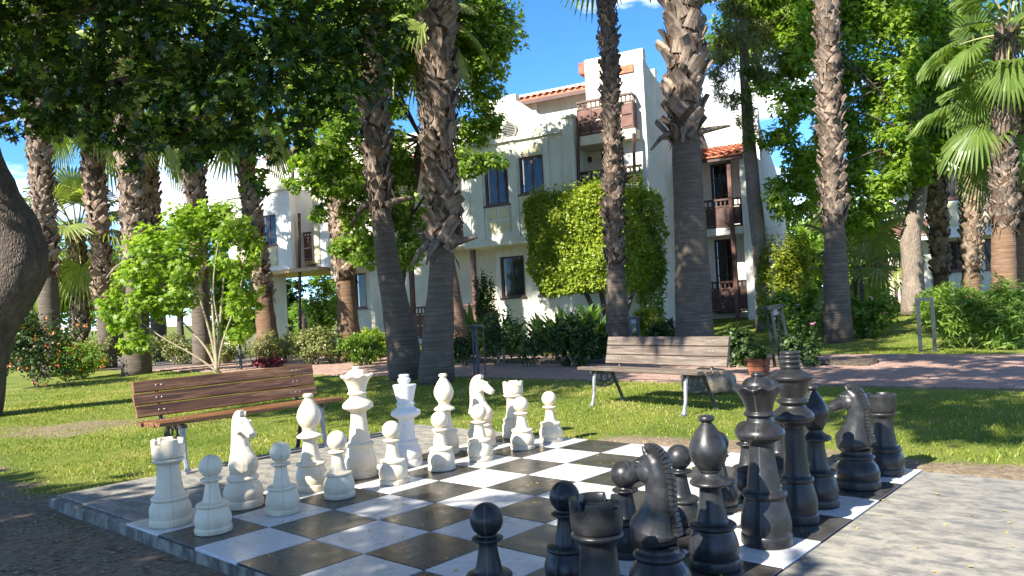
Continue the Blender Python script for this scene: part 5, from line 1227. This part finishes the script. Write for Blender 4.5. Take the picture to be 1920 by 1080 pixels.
def lily(label, px_, py_, n, ln, Y=None):
    b = onground(px_, py_) if Y is None else at_depth(px_, Y); t = thing('strap_leaf_plant', label, 'plant', b, 0, 'strap-leaved plants under the house wall')
    a = RNG.uniform(0, 2 * PI, n); el = RNG.uniform(.5, 1.4, n); P = b + np.stack([np.cos(a) * .08, np.sin(a) * .08, RNG.uniform(0, .25, n)], -1)
    tv = np.stack([np.cos(a) * np.cos(el), np.sin(a) * np.cos(el), np.sin(el)], -1); nn = np.stack([-np.cos(a) * np.sin(el), -np.sin(a) * np.sin(el), np.cos(el)], -1); bb = np.cross(tv, nn)
    TV, TF = TEMPL['strap']; s = RNG.uniform(.6, 1.1, n) * ln
    V = P[:, None] + s[:, None, None] * (TV[None, :, 0, None] * bb[:, None] + TV[None, :, 1, None] * tv[:, None] + TV[None, :, 2, None] * nn[:, None])
    F = (TF[None] + (np.arange(n) * 8)[:, None, None]).reshape(-1, 4)
    link('leaf_rosette', np_mesh('leaf_rosette', V.reshape(-1, 3) - b, F, M['lf_lily'], np.repeat(RNG.random(n), 3)), t)
for px_, lab in ((888, 'strap-leaved plant just right of the twin palms, by the porch'), (925, 'strap-leaved plant under the left edge of the bay'), (957, 'strap-leaved plant below the ground floor window'), (1022, 'strap-leaved plant against the white wall, left of the topiary'), (1055, 'strap-leaved plant before the white wall under the topiary edge'), (1090, 'strap-leaved plant under the topiary, left of its stems'), (1120, 'strap-leaved plant beside the slim palm trunk')):
    lily(lab, px_, 0, 60, 1.0 + random.uniform(-.1, .25), Y=20.3 + random.uniform(-.5, .5))

# ------------------------------------------------ background trees
BGT = [(60, 40, 520, 70, 110, 'lf_mid', 'hazy green tree far left behind the leaning plane trunk'), (150, 40, 540, 80, 80, 'lf_bright', 'background tree between the two leftmost palms'), (250, 40, 520, 80, 110, 'lf_mid', 'background tree behind the sapling, left part'),
       (340, 38, 500, 80, 130, 'lf_mid', 'background tree behind the sapling crown'), (425, 40, 510, 60, 120, 'lf_mid', 'background tree left of the left house'), (1480, 36, 500, 60, 70, 'lf_mid', 'dark background tree behind the yellow bush'), (1590, 38, 470, 70, 90, 'lf_mid', 'background tree right of the right-hand palm'), (1660, 37, 500, 60, 80, 'lf_dark', 'background tree left of the far right house'), (540, 40, 570, 60, 60, 'lf_dark', 'dark garden tree seen under the left house overhang'), (585, 39, 560, 55, 60, 'lf_mid', 'green garden tree behind the left house porch post'), (495, 41, 575, 50, 50, 'lf_mid', 'garden tree behind the left house stairs'), (1440, 40, 430, 60, 90, 'lf_mid', 'background tree behind the bare conifer trunk'), (1530, 44, 400, 80, 100, 'lf_bright', 'tall background tree behind the right-hand palm trunk'), (30, 38, 480, 60, 70, 'lf_mid', 'background tree at the left edge beside the leaning trunk'), (1930, 38, 420, 60, 120, 'lf_mid', 'background tree at the right edge behind the house')]
for px_, Y, py_, rx_, ry_, m_, lab in BGT:
    b = at_depth(px_, Y); cl_ = pclumps([(px_ + random.uniform(-.6, .6) * rx_, py_ + random.uniform(-.5, .9) * ry_, Y + random.uniform(-1, 1), rx_ * .55, ry_ * .45) for _ in range(8)])
    tree('background_tree', lab, b, [b, b + [0, 0, 1.2], aty(px_, py_, Y)], [.2, .16, .1], cl_, 4600, .26, 'leaf', m_, sub=10, cr=.42, nl=4, group='trees in the background')

# ================================================================== palms
def fan_mesh(name, el, seed, mat, blade=0.95, pet=1.15, nseg=30, droop=1.0):
    """one fan leaf growing towards +x; el = elevation of its stalk"""
    rs = random.Random(seed); mb = MB(); e = R(el)
    stalk = []; p = Vector((0, 0, 0))
    for k in range(7):
        stalk.append(p.copy()); a = e - R(16) * k / 6 * droop; p = p + Vector((math.cos(a), 0, math.sin(a))) * pet / 6
    mb.mi = 0; mb.tube(stalk, [.035, .03, .026, .022, .02, .018, .016], 6)
    h = stalk[-1]; a = e - R(26) * droop; ax = Vector((math.cos(a), 0, math.sin(a))); up = Vector((-math.sin(a), 0, math.cos(a))); sd_ = Vector((0, 1, 0))
    mb.mi = 1; span = R(250)
    for k in range(nseg):
        th = -span / 2 + span * (k + .5) / nseg; dth = span / nseg / 2
        ln = blade * (1 - .22 * (abs(th) / (span / 2)) ** 2) * rs.uniform(.92, 1.06)
        L_, C_, Rr = [], [], []
        for q, f in enumerate((0.04, .35, .62, .82, 1.0)):
            wd = dth * (1.0 if f < .6 else (1 - (f - .58) / .42 * .92))
            for lst, o in ((L_, -wd), (C_, 0), (Rr, wd)):
                t = th + o; d = ax * math.cos(t) + sd_ * math.sin(t)
                pnt = h + d * ln * f + up * ((.035 if o == 0 else 0) * f + .10 * ln * f * abs(math.sin(t)) ** 1)
                pnt.z -= (max(0, f - .30) ** 2) * ln * .75 * droop * (0.75 + .25 * rs.random()); lst.append(pnt)
        b = 0; V = L_ + C_ + Rr
        mb.add(V, [(q, q + 1, 5 + q + 1, 5 + q) for q in range(4)] + [(5 + q, 5 + q + 1, 10 + q + 1, 10 + q) for q in range(4)])
    me = mb.mesh(name, [M['petiole'], mat])
    at = me.attributes.new('rnd', 'FLOAT', 'FACE'); at.data.foreach_set('value', [rs.random() for _ in me.polygons]); return me
FANS = {}
for key, mat in (('g', M['lf_palm']), ('y', M['lf_palm_b'])):
    FANS[key] = [(el, fan_mesh('frond', el, 5 + int(el), mat, droop=dr)) for el, dr in ((78, .5), (55, .8), (32, 1.0), (10, 1.15), (-12, 1.3), (-38, 1.3))]
def boot_mesh(seed, big=False):
    rs = random.Random(seed); mb = MB(); ln = .21 * rs.uniform(.85, 1.2); w0 = .082 * rs.uniform(.9, 1.15); w1 = w0 * rs.uniform(.6, .95); th = .022
    V = []; 
    for f, w_, bend in ((0, w0, 0), (.5, (w0 + w1) / 2 * 1.02, .012), (1, w1, .045)):
        x = bend; z = ln * f
        V += [(x - .003, -w_, z), (x + th, -w_ * .55, z), (x + th, w_ * .55, z), (x - .003, w_, z), (x - .012, 0, z)]
    F = []
    for q in range(2):
        for a in range(5): b = (a + 1) % 5; F.append((q * 5 + a, q * 5 + b, (q + 1) * 5 + b, (q + 1) * 5 + a))
    F.append((10, 11, 12, 13, 14)); F.append((4, 3, 2, 1, 0)); mb.add(V, F); return mb
BOOTS = [boot_mesh(s) for s in range(5)]; BOOT_ME = [b.mesh('leaf_base', M['boot']) for b in BOOTS]
def palm(label, pts, Y, radii, boot_from, crown_z, near=False, fan='g', nf=24, bark='palm_bark', base=None, fscale=1.0, boot_s=1.0, arms=0, extra_low=0, group='fan palms'):
    """pts: photo pixels from the base up, all at depth Y; radii in metres; boot_from: photo row where leaf bases begin"""
    W = [at_depth(pts[0][0], Y) if base is None else base] + [aty(x, y, Y) for x, y in pts[1:]]
    W[0] = np.array([W[0][0], W[0][1], W[0][2] - .04]); off = W[0] + [0, 0, .04]
    d = W[-1] - W[-2]
    if crown_z > W[-1][2] + .3:
        W.append(W[-1] + d * (crown_z - W[-1][2]) / max(d[2], .05)); radii = list(radii) + [radii[-1] * .92]
    t = thing('fan_palm', label, 'palm tree', off, 0, group)
    zs = np.array([p[2] for p in W])
    zfine = np.linspace(zs[0], zs[-1], 46); CX = np.interp(zfine, zs, [p[0] for p in W]); CY = np.interp(zfine, zs, [p[1] for p in W]); RR = np.interp(zfine, zs, radii)
    k = np.ones(7) / 7; sm = lambda a: np.convolve(np.concatenate([[a[0]] * 3, a, [a[-1]] * 3]), k, 'valid'); CX, CY, RR = sm(CX), sm(CY), sm(RR)
    zb_ = aty(pts[0][0], boot_from, Y)[2] if boot_from is not None else 1e9
    mb = MB(); mb.tube([(CX[q], CY[q], zfine[q]) for q in range(46)], [RR[q] * (0.93 if zfine[q] > zb_ else 1.0) * (1 + .03 * math.sin(q * 2.1)) for q in range(46)], 18, True, .02)
    mb.build('trunk', M[bark], t, smooth=True, off=off)
    f_ = lambda z: (np.interp(z, zfine, CX), np.interp(z, zfine, CY), np.interp(z, zfine, RR))
    zt_ = zfine[-1]
    # leaf bases in spirals
    if boot_from is not None:
        cx, cy, rr = f_(zb_)
        fb = MB(); zz = np.linspace(zb_ + .05, zt_, 20)
        fb.tube([(f_(z)[0], f_(z)[1], z) for z in zz], [f_(z)[2] * (.97 + .05 * random.random()) for z in zz], 14, True, .05); fb.build('fibre_sheath', M['fibre'], t, smooth=True, off=off)
        per = max(6, int(2 * PI * rr / (.145 * boot_s))); step = .135 * boot_s; rows_ = int((zt_ - zb_) / step); nb = 0; V2 = []; F2 = []; c2 = 0
        for r2 in range(rows_):
            z = zb_ + .02 + r2 * step; cx, cy, rr = f_(z)
            for a in range(per):
                az = 2 * PI * (a + (.5 if r2 % 2 else 0)) / per + random.uniform(-.06, .06); tilt = R(random.uniform(0, 13) if random.random() < .9 else random.uniform(14, 26)); tw = R(random.choice((-1, 1)) * random.uniform(14, 46)); q = random.randrange(5)
                s = boot_s * random.uniform(.68, 1.22)
                if random.random() < .07 + .75 * max(0, 1 - (z - zb_) / .55) ** 2: continue
                Mx = Matrix.Translation((cx + math.cos(az) * rr * .96, cy + math.sin(az) * rr * .96, z + random.uniform(-.02, .02))) @ Matrix.Rotation(az, 4, 'Z') @ Matrix.Rotation(tilt, 4, 'Y') @ Matrix.Rotation(tw, 4, 'X') @ Matrix.Scale(s, 4)
                if near and nb < 300 and not (z > 1.2 + Y * .42):
                    o = link('leaf_base', BOOT_ME[q], t); o.matrix_local = Matrix.Translation(-Vector(off)) @ Mx; nb += 1
                else:
                    bv = np.array(BOOTS[q].v); V = bv @ np.array(Mx.to_3x3()).T + np.array(Mx.translation) - off
                    for f in BOOTS[q].f: F2.append([c2 + v for v in f])
                    V2.append(V); c2 += len(V)
        if V2:
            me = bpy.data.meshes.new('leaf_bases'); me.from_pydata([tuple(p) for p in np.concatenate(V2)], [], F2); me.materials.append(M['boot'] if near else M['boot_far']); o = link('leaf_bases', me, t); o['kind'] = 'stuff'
        nfb = 420; zf_ = RNG.uniform(zb_ - .05, min(zt_, 1.5 + Y * .45), nfb); az_ = RNG.uniform(0, 2 * PI, nfb); q_ = np.array([f_(z) for z in zf_]); dr = np.stack([np.cos(az_), np.sin(az_), 0 * az_], -1)
        P_ = np.stack([q_[:, 0], q_[:, 1], zf_], -1) + dr * (q_[:, 2] * 1.02)[:, None]; tg = np.stack([-np.sin(az_), np.cos(az_), 0 * az_], -1); ln_ = RNG.uniform(.10, .34, nfb)
        tip = P_ + dr * (RNG.uniform(.02, .13, nfb))[:, None] + tg * RNG.normal(0, .09, nfb)[:, None] + np.array([0, 0, 1.0]) * (ln_ * RNG.choice([-1, 1], nfb, p=[.65, .35]))[:, None]; mid = (P_ + tip) / 2 + dr * .03
        w3_ = tg * RNG.uniform(.004, .011, nfb)[:, None]
        o = link('fibres', np_mesh('fibres', np.stack([P_ - w3_, P_ + w3_, mid + w3_ * .8, tip, mid - w3_ * .8], 1).reshape(-1, 3) - off, np.arange(nfb * 5).reshape(nfb, 5), M['boot']), t); o['kind'] = 'stuff'
        for k2 in range(arms):        # long split stubs hanging at the lower rim of the leaf bases
            cx, cy, rr = f_(zb_ + .05 + .05 * k2); az = (R(-20), R(200), R(250), R(120))[k2 % 4] + random.uniform(-.2, .2); a = MB(); dvec = Vector((math.cos(az), math.sin(az), 0)); sdv = Vector((-math.sin(az), math.cos(az), 0))
            p0_ = Vector((cx, cy, zb_ + .1)) + dvec * rr * .9; L2 = random.uniform(.35, .5) * max(1, boot_s / 1.2)
            up_ = (1, -1, -1, 1)[k2 % 4]
            a.tube([p0_ - sdv * .12, p0_ + dvec * .08 + Vector((0, 0, .06)), p0_ + dvec * L2 * .6 + Vector((0, 0, .10 if up_ > 0 else -.08)), p0_ + dvec * L2 + Vector((0, 0, .12 if up_ > 0 else -.32))], [.085, .07, .05, .022], 7)
            a.build('broken_stalk', M['boot'], t, smooth=True, off=off)
    # crown
    cx, cy, rr = f_(zt_); top = Vector((cx, cy, zt_)) - Vector(off); az0 = random.uniform(0, 6)
    for k2 in range(nf + extra_low):
        f = k2 / max(nf - 1, 1); lev = min(5, int(f * 6) if f < 1 else 5); el, me = FANS[fan][lev]
        o = link('frond', me, t); az = az0 + k2 * 2.39996; s = fscale * random.uniform(.88, 1.12)
        o.location = top + Vector((math.cos(az) * rr * .7, math.sin(az) * rr * .7, .12 - .55 * f)); o.rotation_euler = (random.uniform(-.12, .12), random.uniform(-.1, .1), az); o.scale = (s, s, s)
    return t
def gdepth(px_, py_): return float(onground(px_, py_)[1])
YI = gdepth(815, 718); YHH = YI + .9
palm('front trunk of the twin palms in the middle, upright with crossed leaf bases', [(815, 718), (820, 640), (826, 560), (832, 440), (830, 200), (826, 0)], YI, [.34, .27, .225, .19, .185, .175], 475, 14.0, True, arms=3, nf=22, boot_s=1.3)
palm('rear trunk of the twin palms, leaning left with a swollen base', [(768, 708), (755, 640), (735, 540), (712, 400), (704, 260), (700, 120)], YHH, [.35, .31, .225, .175, .175, .165], 395, 13.0, True, arms=2, nf=22, boot_s=1.3)
palm('palm behind the twin palms with fronds showing right of their trunks', [(862, 640), (850, 540), (822, 400), (802, 250), (797, 120)], 19.0, [.30, .16, .15, .15, .15], 330, 8.6, True, nf=22, bark='palm_bark_warm', fan='y', fscale=.85)
YK = 18.0
palm('slim palm in front of the topiary', [(1158, 648), (1157, 560), (1152, 480), (1150, 300), (1138, 0)], YK, [.30, .245, .18, .155, .16], 500, 11.0, True, nf=26)
YL = 16.2
palm('thickest palm trunk, rising behind the grey bench', [(1303, 660), (1301, 560), (1294, 420), (1286, 290), (1284, 230), (1282, 0)], YL, [.42, .375, .32, .285, .30, .32], 262, 18.5, True, arms=4, boot_s=1.85, nf=20)
YM = gdepth(1571, 642)
palm('right-hand palm with reddish leaf bases and a grey flared foot', [(1571, 642), (1569, 560), (1566, 460), (1560, 320), (1550, 0)], YM, [.33, .275, .22, .19, .195], 430, 18.5, True, nf=22, bark='palm_bark', boot_s=1.1)
palm('palm with large shining fan leaves in the upper right corner', [(1884, 640), (1882, 480), (1880, 350), (1882, 200), (1886, 120)], 16.5, [.26, .235, .205, .165, .14], 430, 6.7, True, nf=18, bark='palm_bark_warm', fan='g', fscale=.88)
palm('palm trunk at the right picture edge', [(1916, 640), (1914, 480), (1912, 280)], 17.5, [.30, .26, .25], 420, 5.4, False, nf=16, bark='palm_bark_warm')
palm('pale palm with a dense coat of leaf bases at the far left', [(97, 630), (90, 520), (82, 400), (74, 290)], 22, [.30, .25, .25, .24], 520, 10.5, False, nf=22, bark='palm_bark', boot_s=1.05, fan='y')
palm('slender palm left of the sapling, with a rough trunk', [(203, 640), (193, 500), (180, 380), (173, 285)], 24, [.27, .23, .25, .26], 590, 8.4, False, nf=24, boot_s=1.2, fan='y')
palm('small young palm with a low crown left of the slender one', [(153, 640), (148, 520), (142, 430)], 25, [.22, .20, .20], 640, 4.2, False, nf=26, fan='y', boot_s=1.0)
palm('stout palm behind the sapling with a bare flared foot', [(256, 702), (257, 600), (257, 500), (250, 400), (243, 290)], gdepth(256, 702), [.38, .29, .26, .26, .25], 505, 9.2, False, nf=22, boot_s=1.05, arms=2, fan='y')
palm('palm peeking between the stout palm and the sapling', [(300, 640), (292, 480), (284, 380)], 27, [.26, .25, .25], 560, 8.6, False, nf=22, fan='y')
palm('palm whose leaf bases rise straight above the sapling', [(380, 640), (372, 480), (364, 320)], 23, [.28, .24, .26], 520, 9.4, False, nf=22, boot_s=1.1, fan='y')
palm('palm leaning left in front of the left house', [(506, 648), (492, 540), (478, 440), (460, 300)], 24, [.36, .26, .25, .22], 555, 8.4, False, nf=24, bark='palm_bark_warm', fan='y')
palm('palm before the left house windows with crisp grey leaf bases', [(657, 650), (650, 560), (640, 440), (618, 200)], 21, [.36, .25, .23, .22], 530, 9.4, False, nf=22, bark='palm_bark_warm', boot_s=1.1)
palm('small orange-barked palm right of the right-hand palm', [(1648, 600), (1645, 500), (1640, 420)], 26, [.26, .21, .2], 470, 4.0, False, nf=18, bark='palm_bark_warm', fan='y')
palm('slim dark palm left of the far right house windows', [(1766, 600), (1764, 500), (1756, 360)], 23, [.24, .20, .24], 520, 6.8, False, nf=18, bark='palm_bark_warm')
palm('dark palm in front of the far right house windows', [(1822, 600), (1821, 500), (1823, 350)], 22, [.26, .22, .26], 515, 6.8, False, nf=18, bark='palm_bark_warm')
palm('low stemless-looking fan palm under the tall tree', [(1612, 600), (1610, 540)], 24, [.16, .15], None, 1.9, False, nf=16, fan='y')

# ================================================================== small things
def bollard(label, px_, pbase, h, style, lean=0.0, rz=0.0, mat='bollard', Y=None):
    b = onground(px_, pbase) if Y is None else at_depth(px_, Y); t = thing('bollard_light', label, 'bollard', b, rz); t.rotation_euler = (0, lean, rz)
    if style == 'rod':
        MB().box(-.028, .028, -.028, .028, 0, h - .03).build('post', M[mat], t)
        for a in (0, 2.09, 4.19): 
            x, y = .13 * math.cos(a), .13 * math.sin(a); MB().tube([(x, y, 0), (x, y, h - .02)], .011, 6).build('rod', M[mat], t)
        MB().lathe([(.15, h - .03), (.16, h - .025), (.16, h - .005), (.12, h + .008), (.002, h + .012)], 24).build('cap', M[mat], t, smooth=40)
    elif style == 'four':
        for sx in (-1, 1):
            for sy in (-1, 1): MB().bar((sx * .10, sy * .10, 0), (sx * .085, sy * .085, h - .05), .035, .035).build('post', M[mat], t)
        MB().box(-.125, .125, -.125, .125, h - .05, h).build('cap', M[mat], t); MB().lathe([(.05, h - .16), (.055, h - .15), (.05, h - .051)], 16).build('lamp', M['curtain'], t)
    else:
        for sx in (-1, 1): MB().box(sx * .115 - .03, sx * .115 + .03, -.05, .05, 0, h - .06).build('post', M[mat], t)
        MB().box(-.145, .145, -.05, .05, h - .06, h).build('top_bar', M[mat], t); MB().box(-.17, .17, -.08, .08, 0.0, .015).build('foot_plate', M[mat], t)
    return t
bollard('dark bollard light with thin rods and round cap beside the twin palms', 897, 706, .92, 'rod')
bollard('leaning grey-green bollard light behind the black king', 1470, 690, 1.02, 'four', R(-7), R(10), 'bollard_g')
bollard('rectangular grey frame bollard beside the feathery bush', 1740, 660, .98, 'frame', 0, R(-25), 'bollard_g')
bollard('thin-barred bollard light in front of the yellowish croton', 1192, 640, .85, 'four', 0, 0, 'bollard', Y=17.5)
bollard('small bollard light among the shrubs before the left house', 547, 660, 1.0, 'rod', 0, 0, 'bollard_g', Y=23)
bollard('pair of thin stakes right of the sapling stems', 452, 694, .85, 'rod')
# planter box
b = onground(1424, 706); t = thing('planter_box', 'square orange wooden planter box behind the black king', 'planter', b, R(-35)); m = px_m(b[1])
hw, hh = 15 * m, 30 * m
for k in range(3):
    z0, z1 = hh * k / 3 + .004, hh * (k + 1) / 3 - .004; w0 = hw * (.80 + .2 * (k + .5) / 3)
    for a in range(4):
        o = MB().box(-w0, w0, -w0 - .02, -w0, z0, z1).build('board', M['terra'], t); o.rotation_euler = (0, 0, a * PI / 2)
MB().box(-hw * .82, hw * .82, -hw * .82, hw * .82, .0, hh * .86).build('soil', M['soil'], t)
for a in range(4):
    o = MB().box(-hw - .035, hw + .035, -hw - .035, -hw + .01, hh, hh + .025).build('rim', M['terra'], t); o.rotation_euler = (0, 0, a * PI / 2)
P, d = ball_points((0, 0, hh + .10), (hw * .9, hw * .9, .12), 500); leaves('seedlings', P, .06, 'leaf', M['lf_dark'], t, (0, 0, 0))
# boulder under the grey bench
b = onground(1314, 742); m = px_m(b[1]); t_ = MB(); n = 18; V = []
for q in range(11):
    ph = PI * q / 10
    for a in range(n):
        th = 2 * PI * a / n; x, y, z = math.sin(ph) * math.cos(th), math.sin(ph) * math.sin(th), math.cos(ph)
        f = lambda c: math.copysign(abs(c) ** .55, c); k = 1 + .10 * math.sin(3 * x + 5 * y + 2 * z) + .05 * math.sin(9 * y + 7 * z + 4 * x)
        V.append((f(x) * 52 * m * k, f(y) * .20 * k, f(z) * 24 * m * k))
t_.add(V, [(q * n + a, (q + 1) * n + a, (q + 1) * n + (a + 1) % n, q * n + (a + 1) % n) for q in range(10) for a in range(n)])
b = b + np.array([.18, .22, 0])
tag(t_.build('boulder', M['stone'], None, smooth=True, loc=(b[0], b[1], b[2] + 21 * m), rot=(0, 0, R(-48))), 'pale angular boulder on the grass behind the grey bench', 'boulder')
# litter
def litter(name, label, n, region, size, mat, zf, kind='leaf'):
    P = region(n); P[:, 2] = zf(P) + .004
    o = leaves(name, P, size, kind, M[mat], None, (0, 0, 0), (0, 0, 6), (0, 0, 0)); tag(o, label, 'leaves', None, 'stuff')
def reg_ij(i0, i1, j0, j1):
    def f(n):
        i = RNG.uniform(i0, i1, n); j = RNG.uniform(j0, j1, n); return np.array([ij(a, b) for a, b in zip(i, j)])
    return f
litter('fallen_leaves', 'small yellow and brown fallen leaves scattered over the chess board and slab', 260, reg_ij(.3, 7.9, 0, 11), .024, 'litter', lambda P: 0 * P[:, 0])
litter('dry_leaves', 'pale dry leaves lying in the shaded soil along the kerb', 260, reg_ij(-2.2, -.1, -4, 2), .045, 'litter_brown', lambda P: gz(P[:, 0], P[:, 1]))
litter('dead_leaves', 'brown dead leaves and twigs on the dark soil left of the kerb', 1500, reg_ij(-4.5, -.15, -6.5, 3), .055, 'litter_brown', lambda P: gz(P[:, 0], P[:, 1]), 'long')
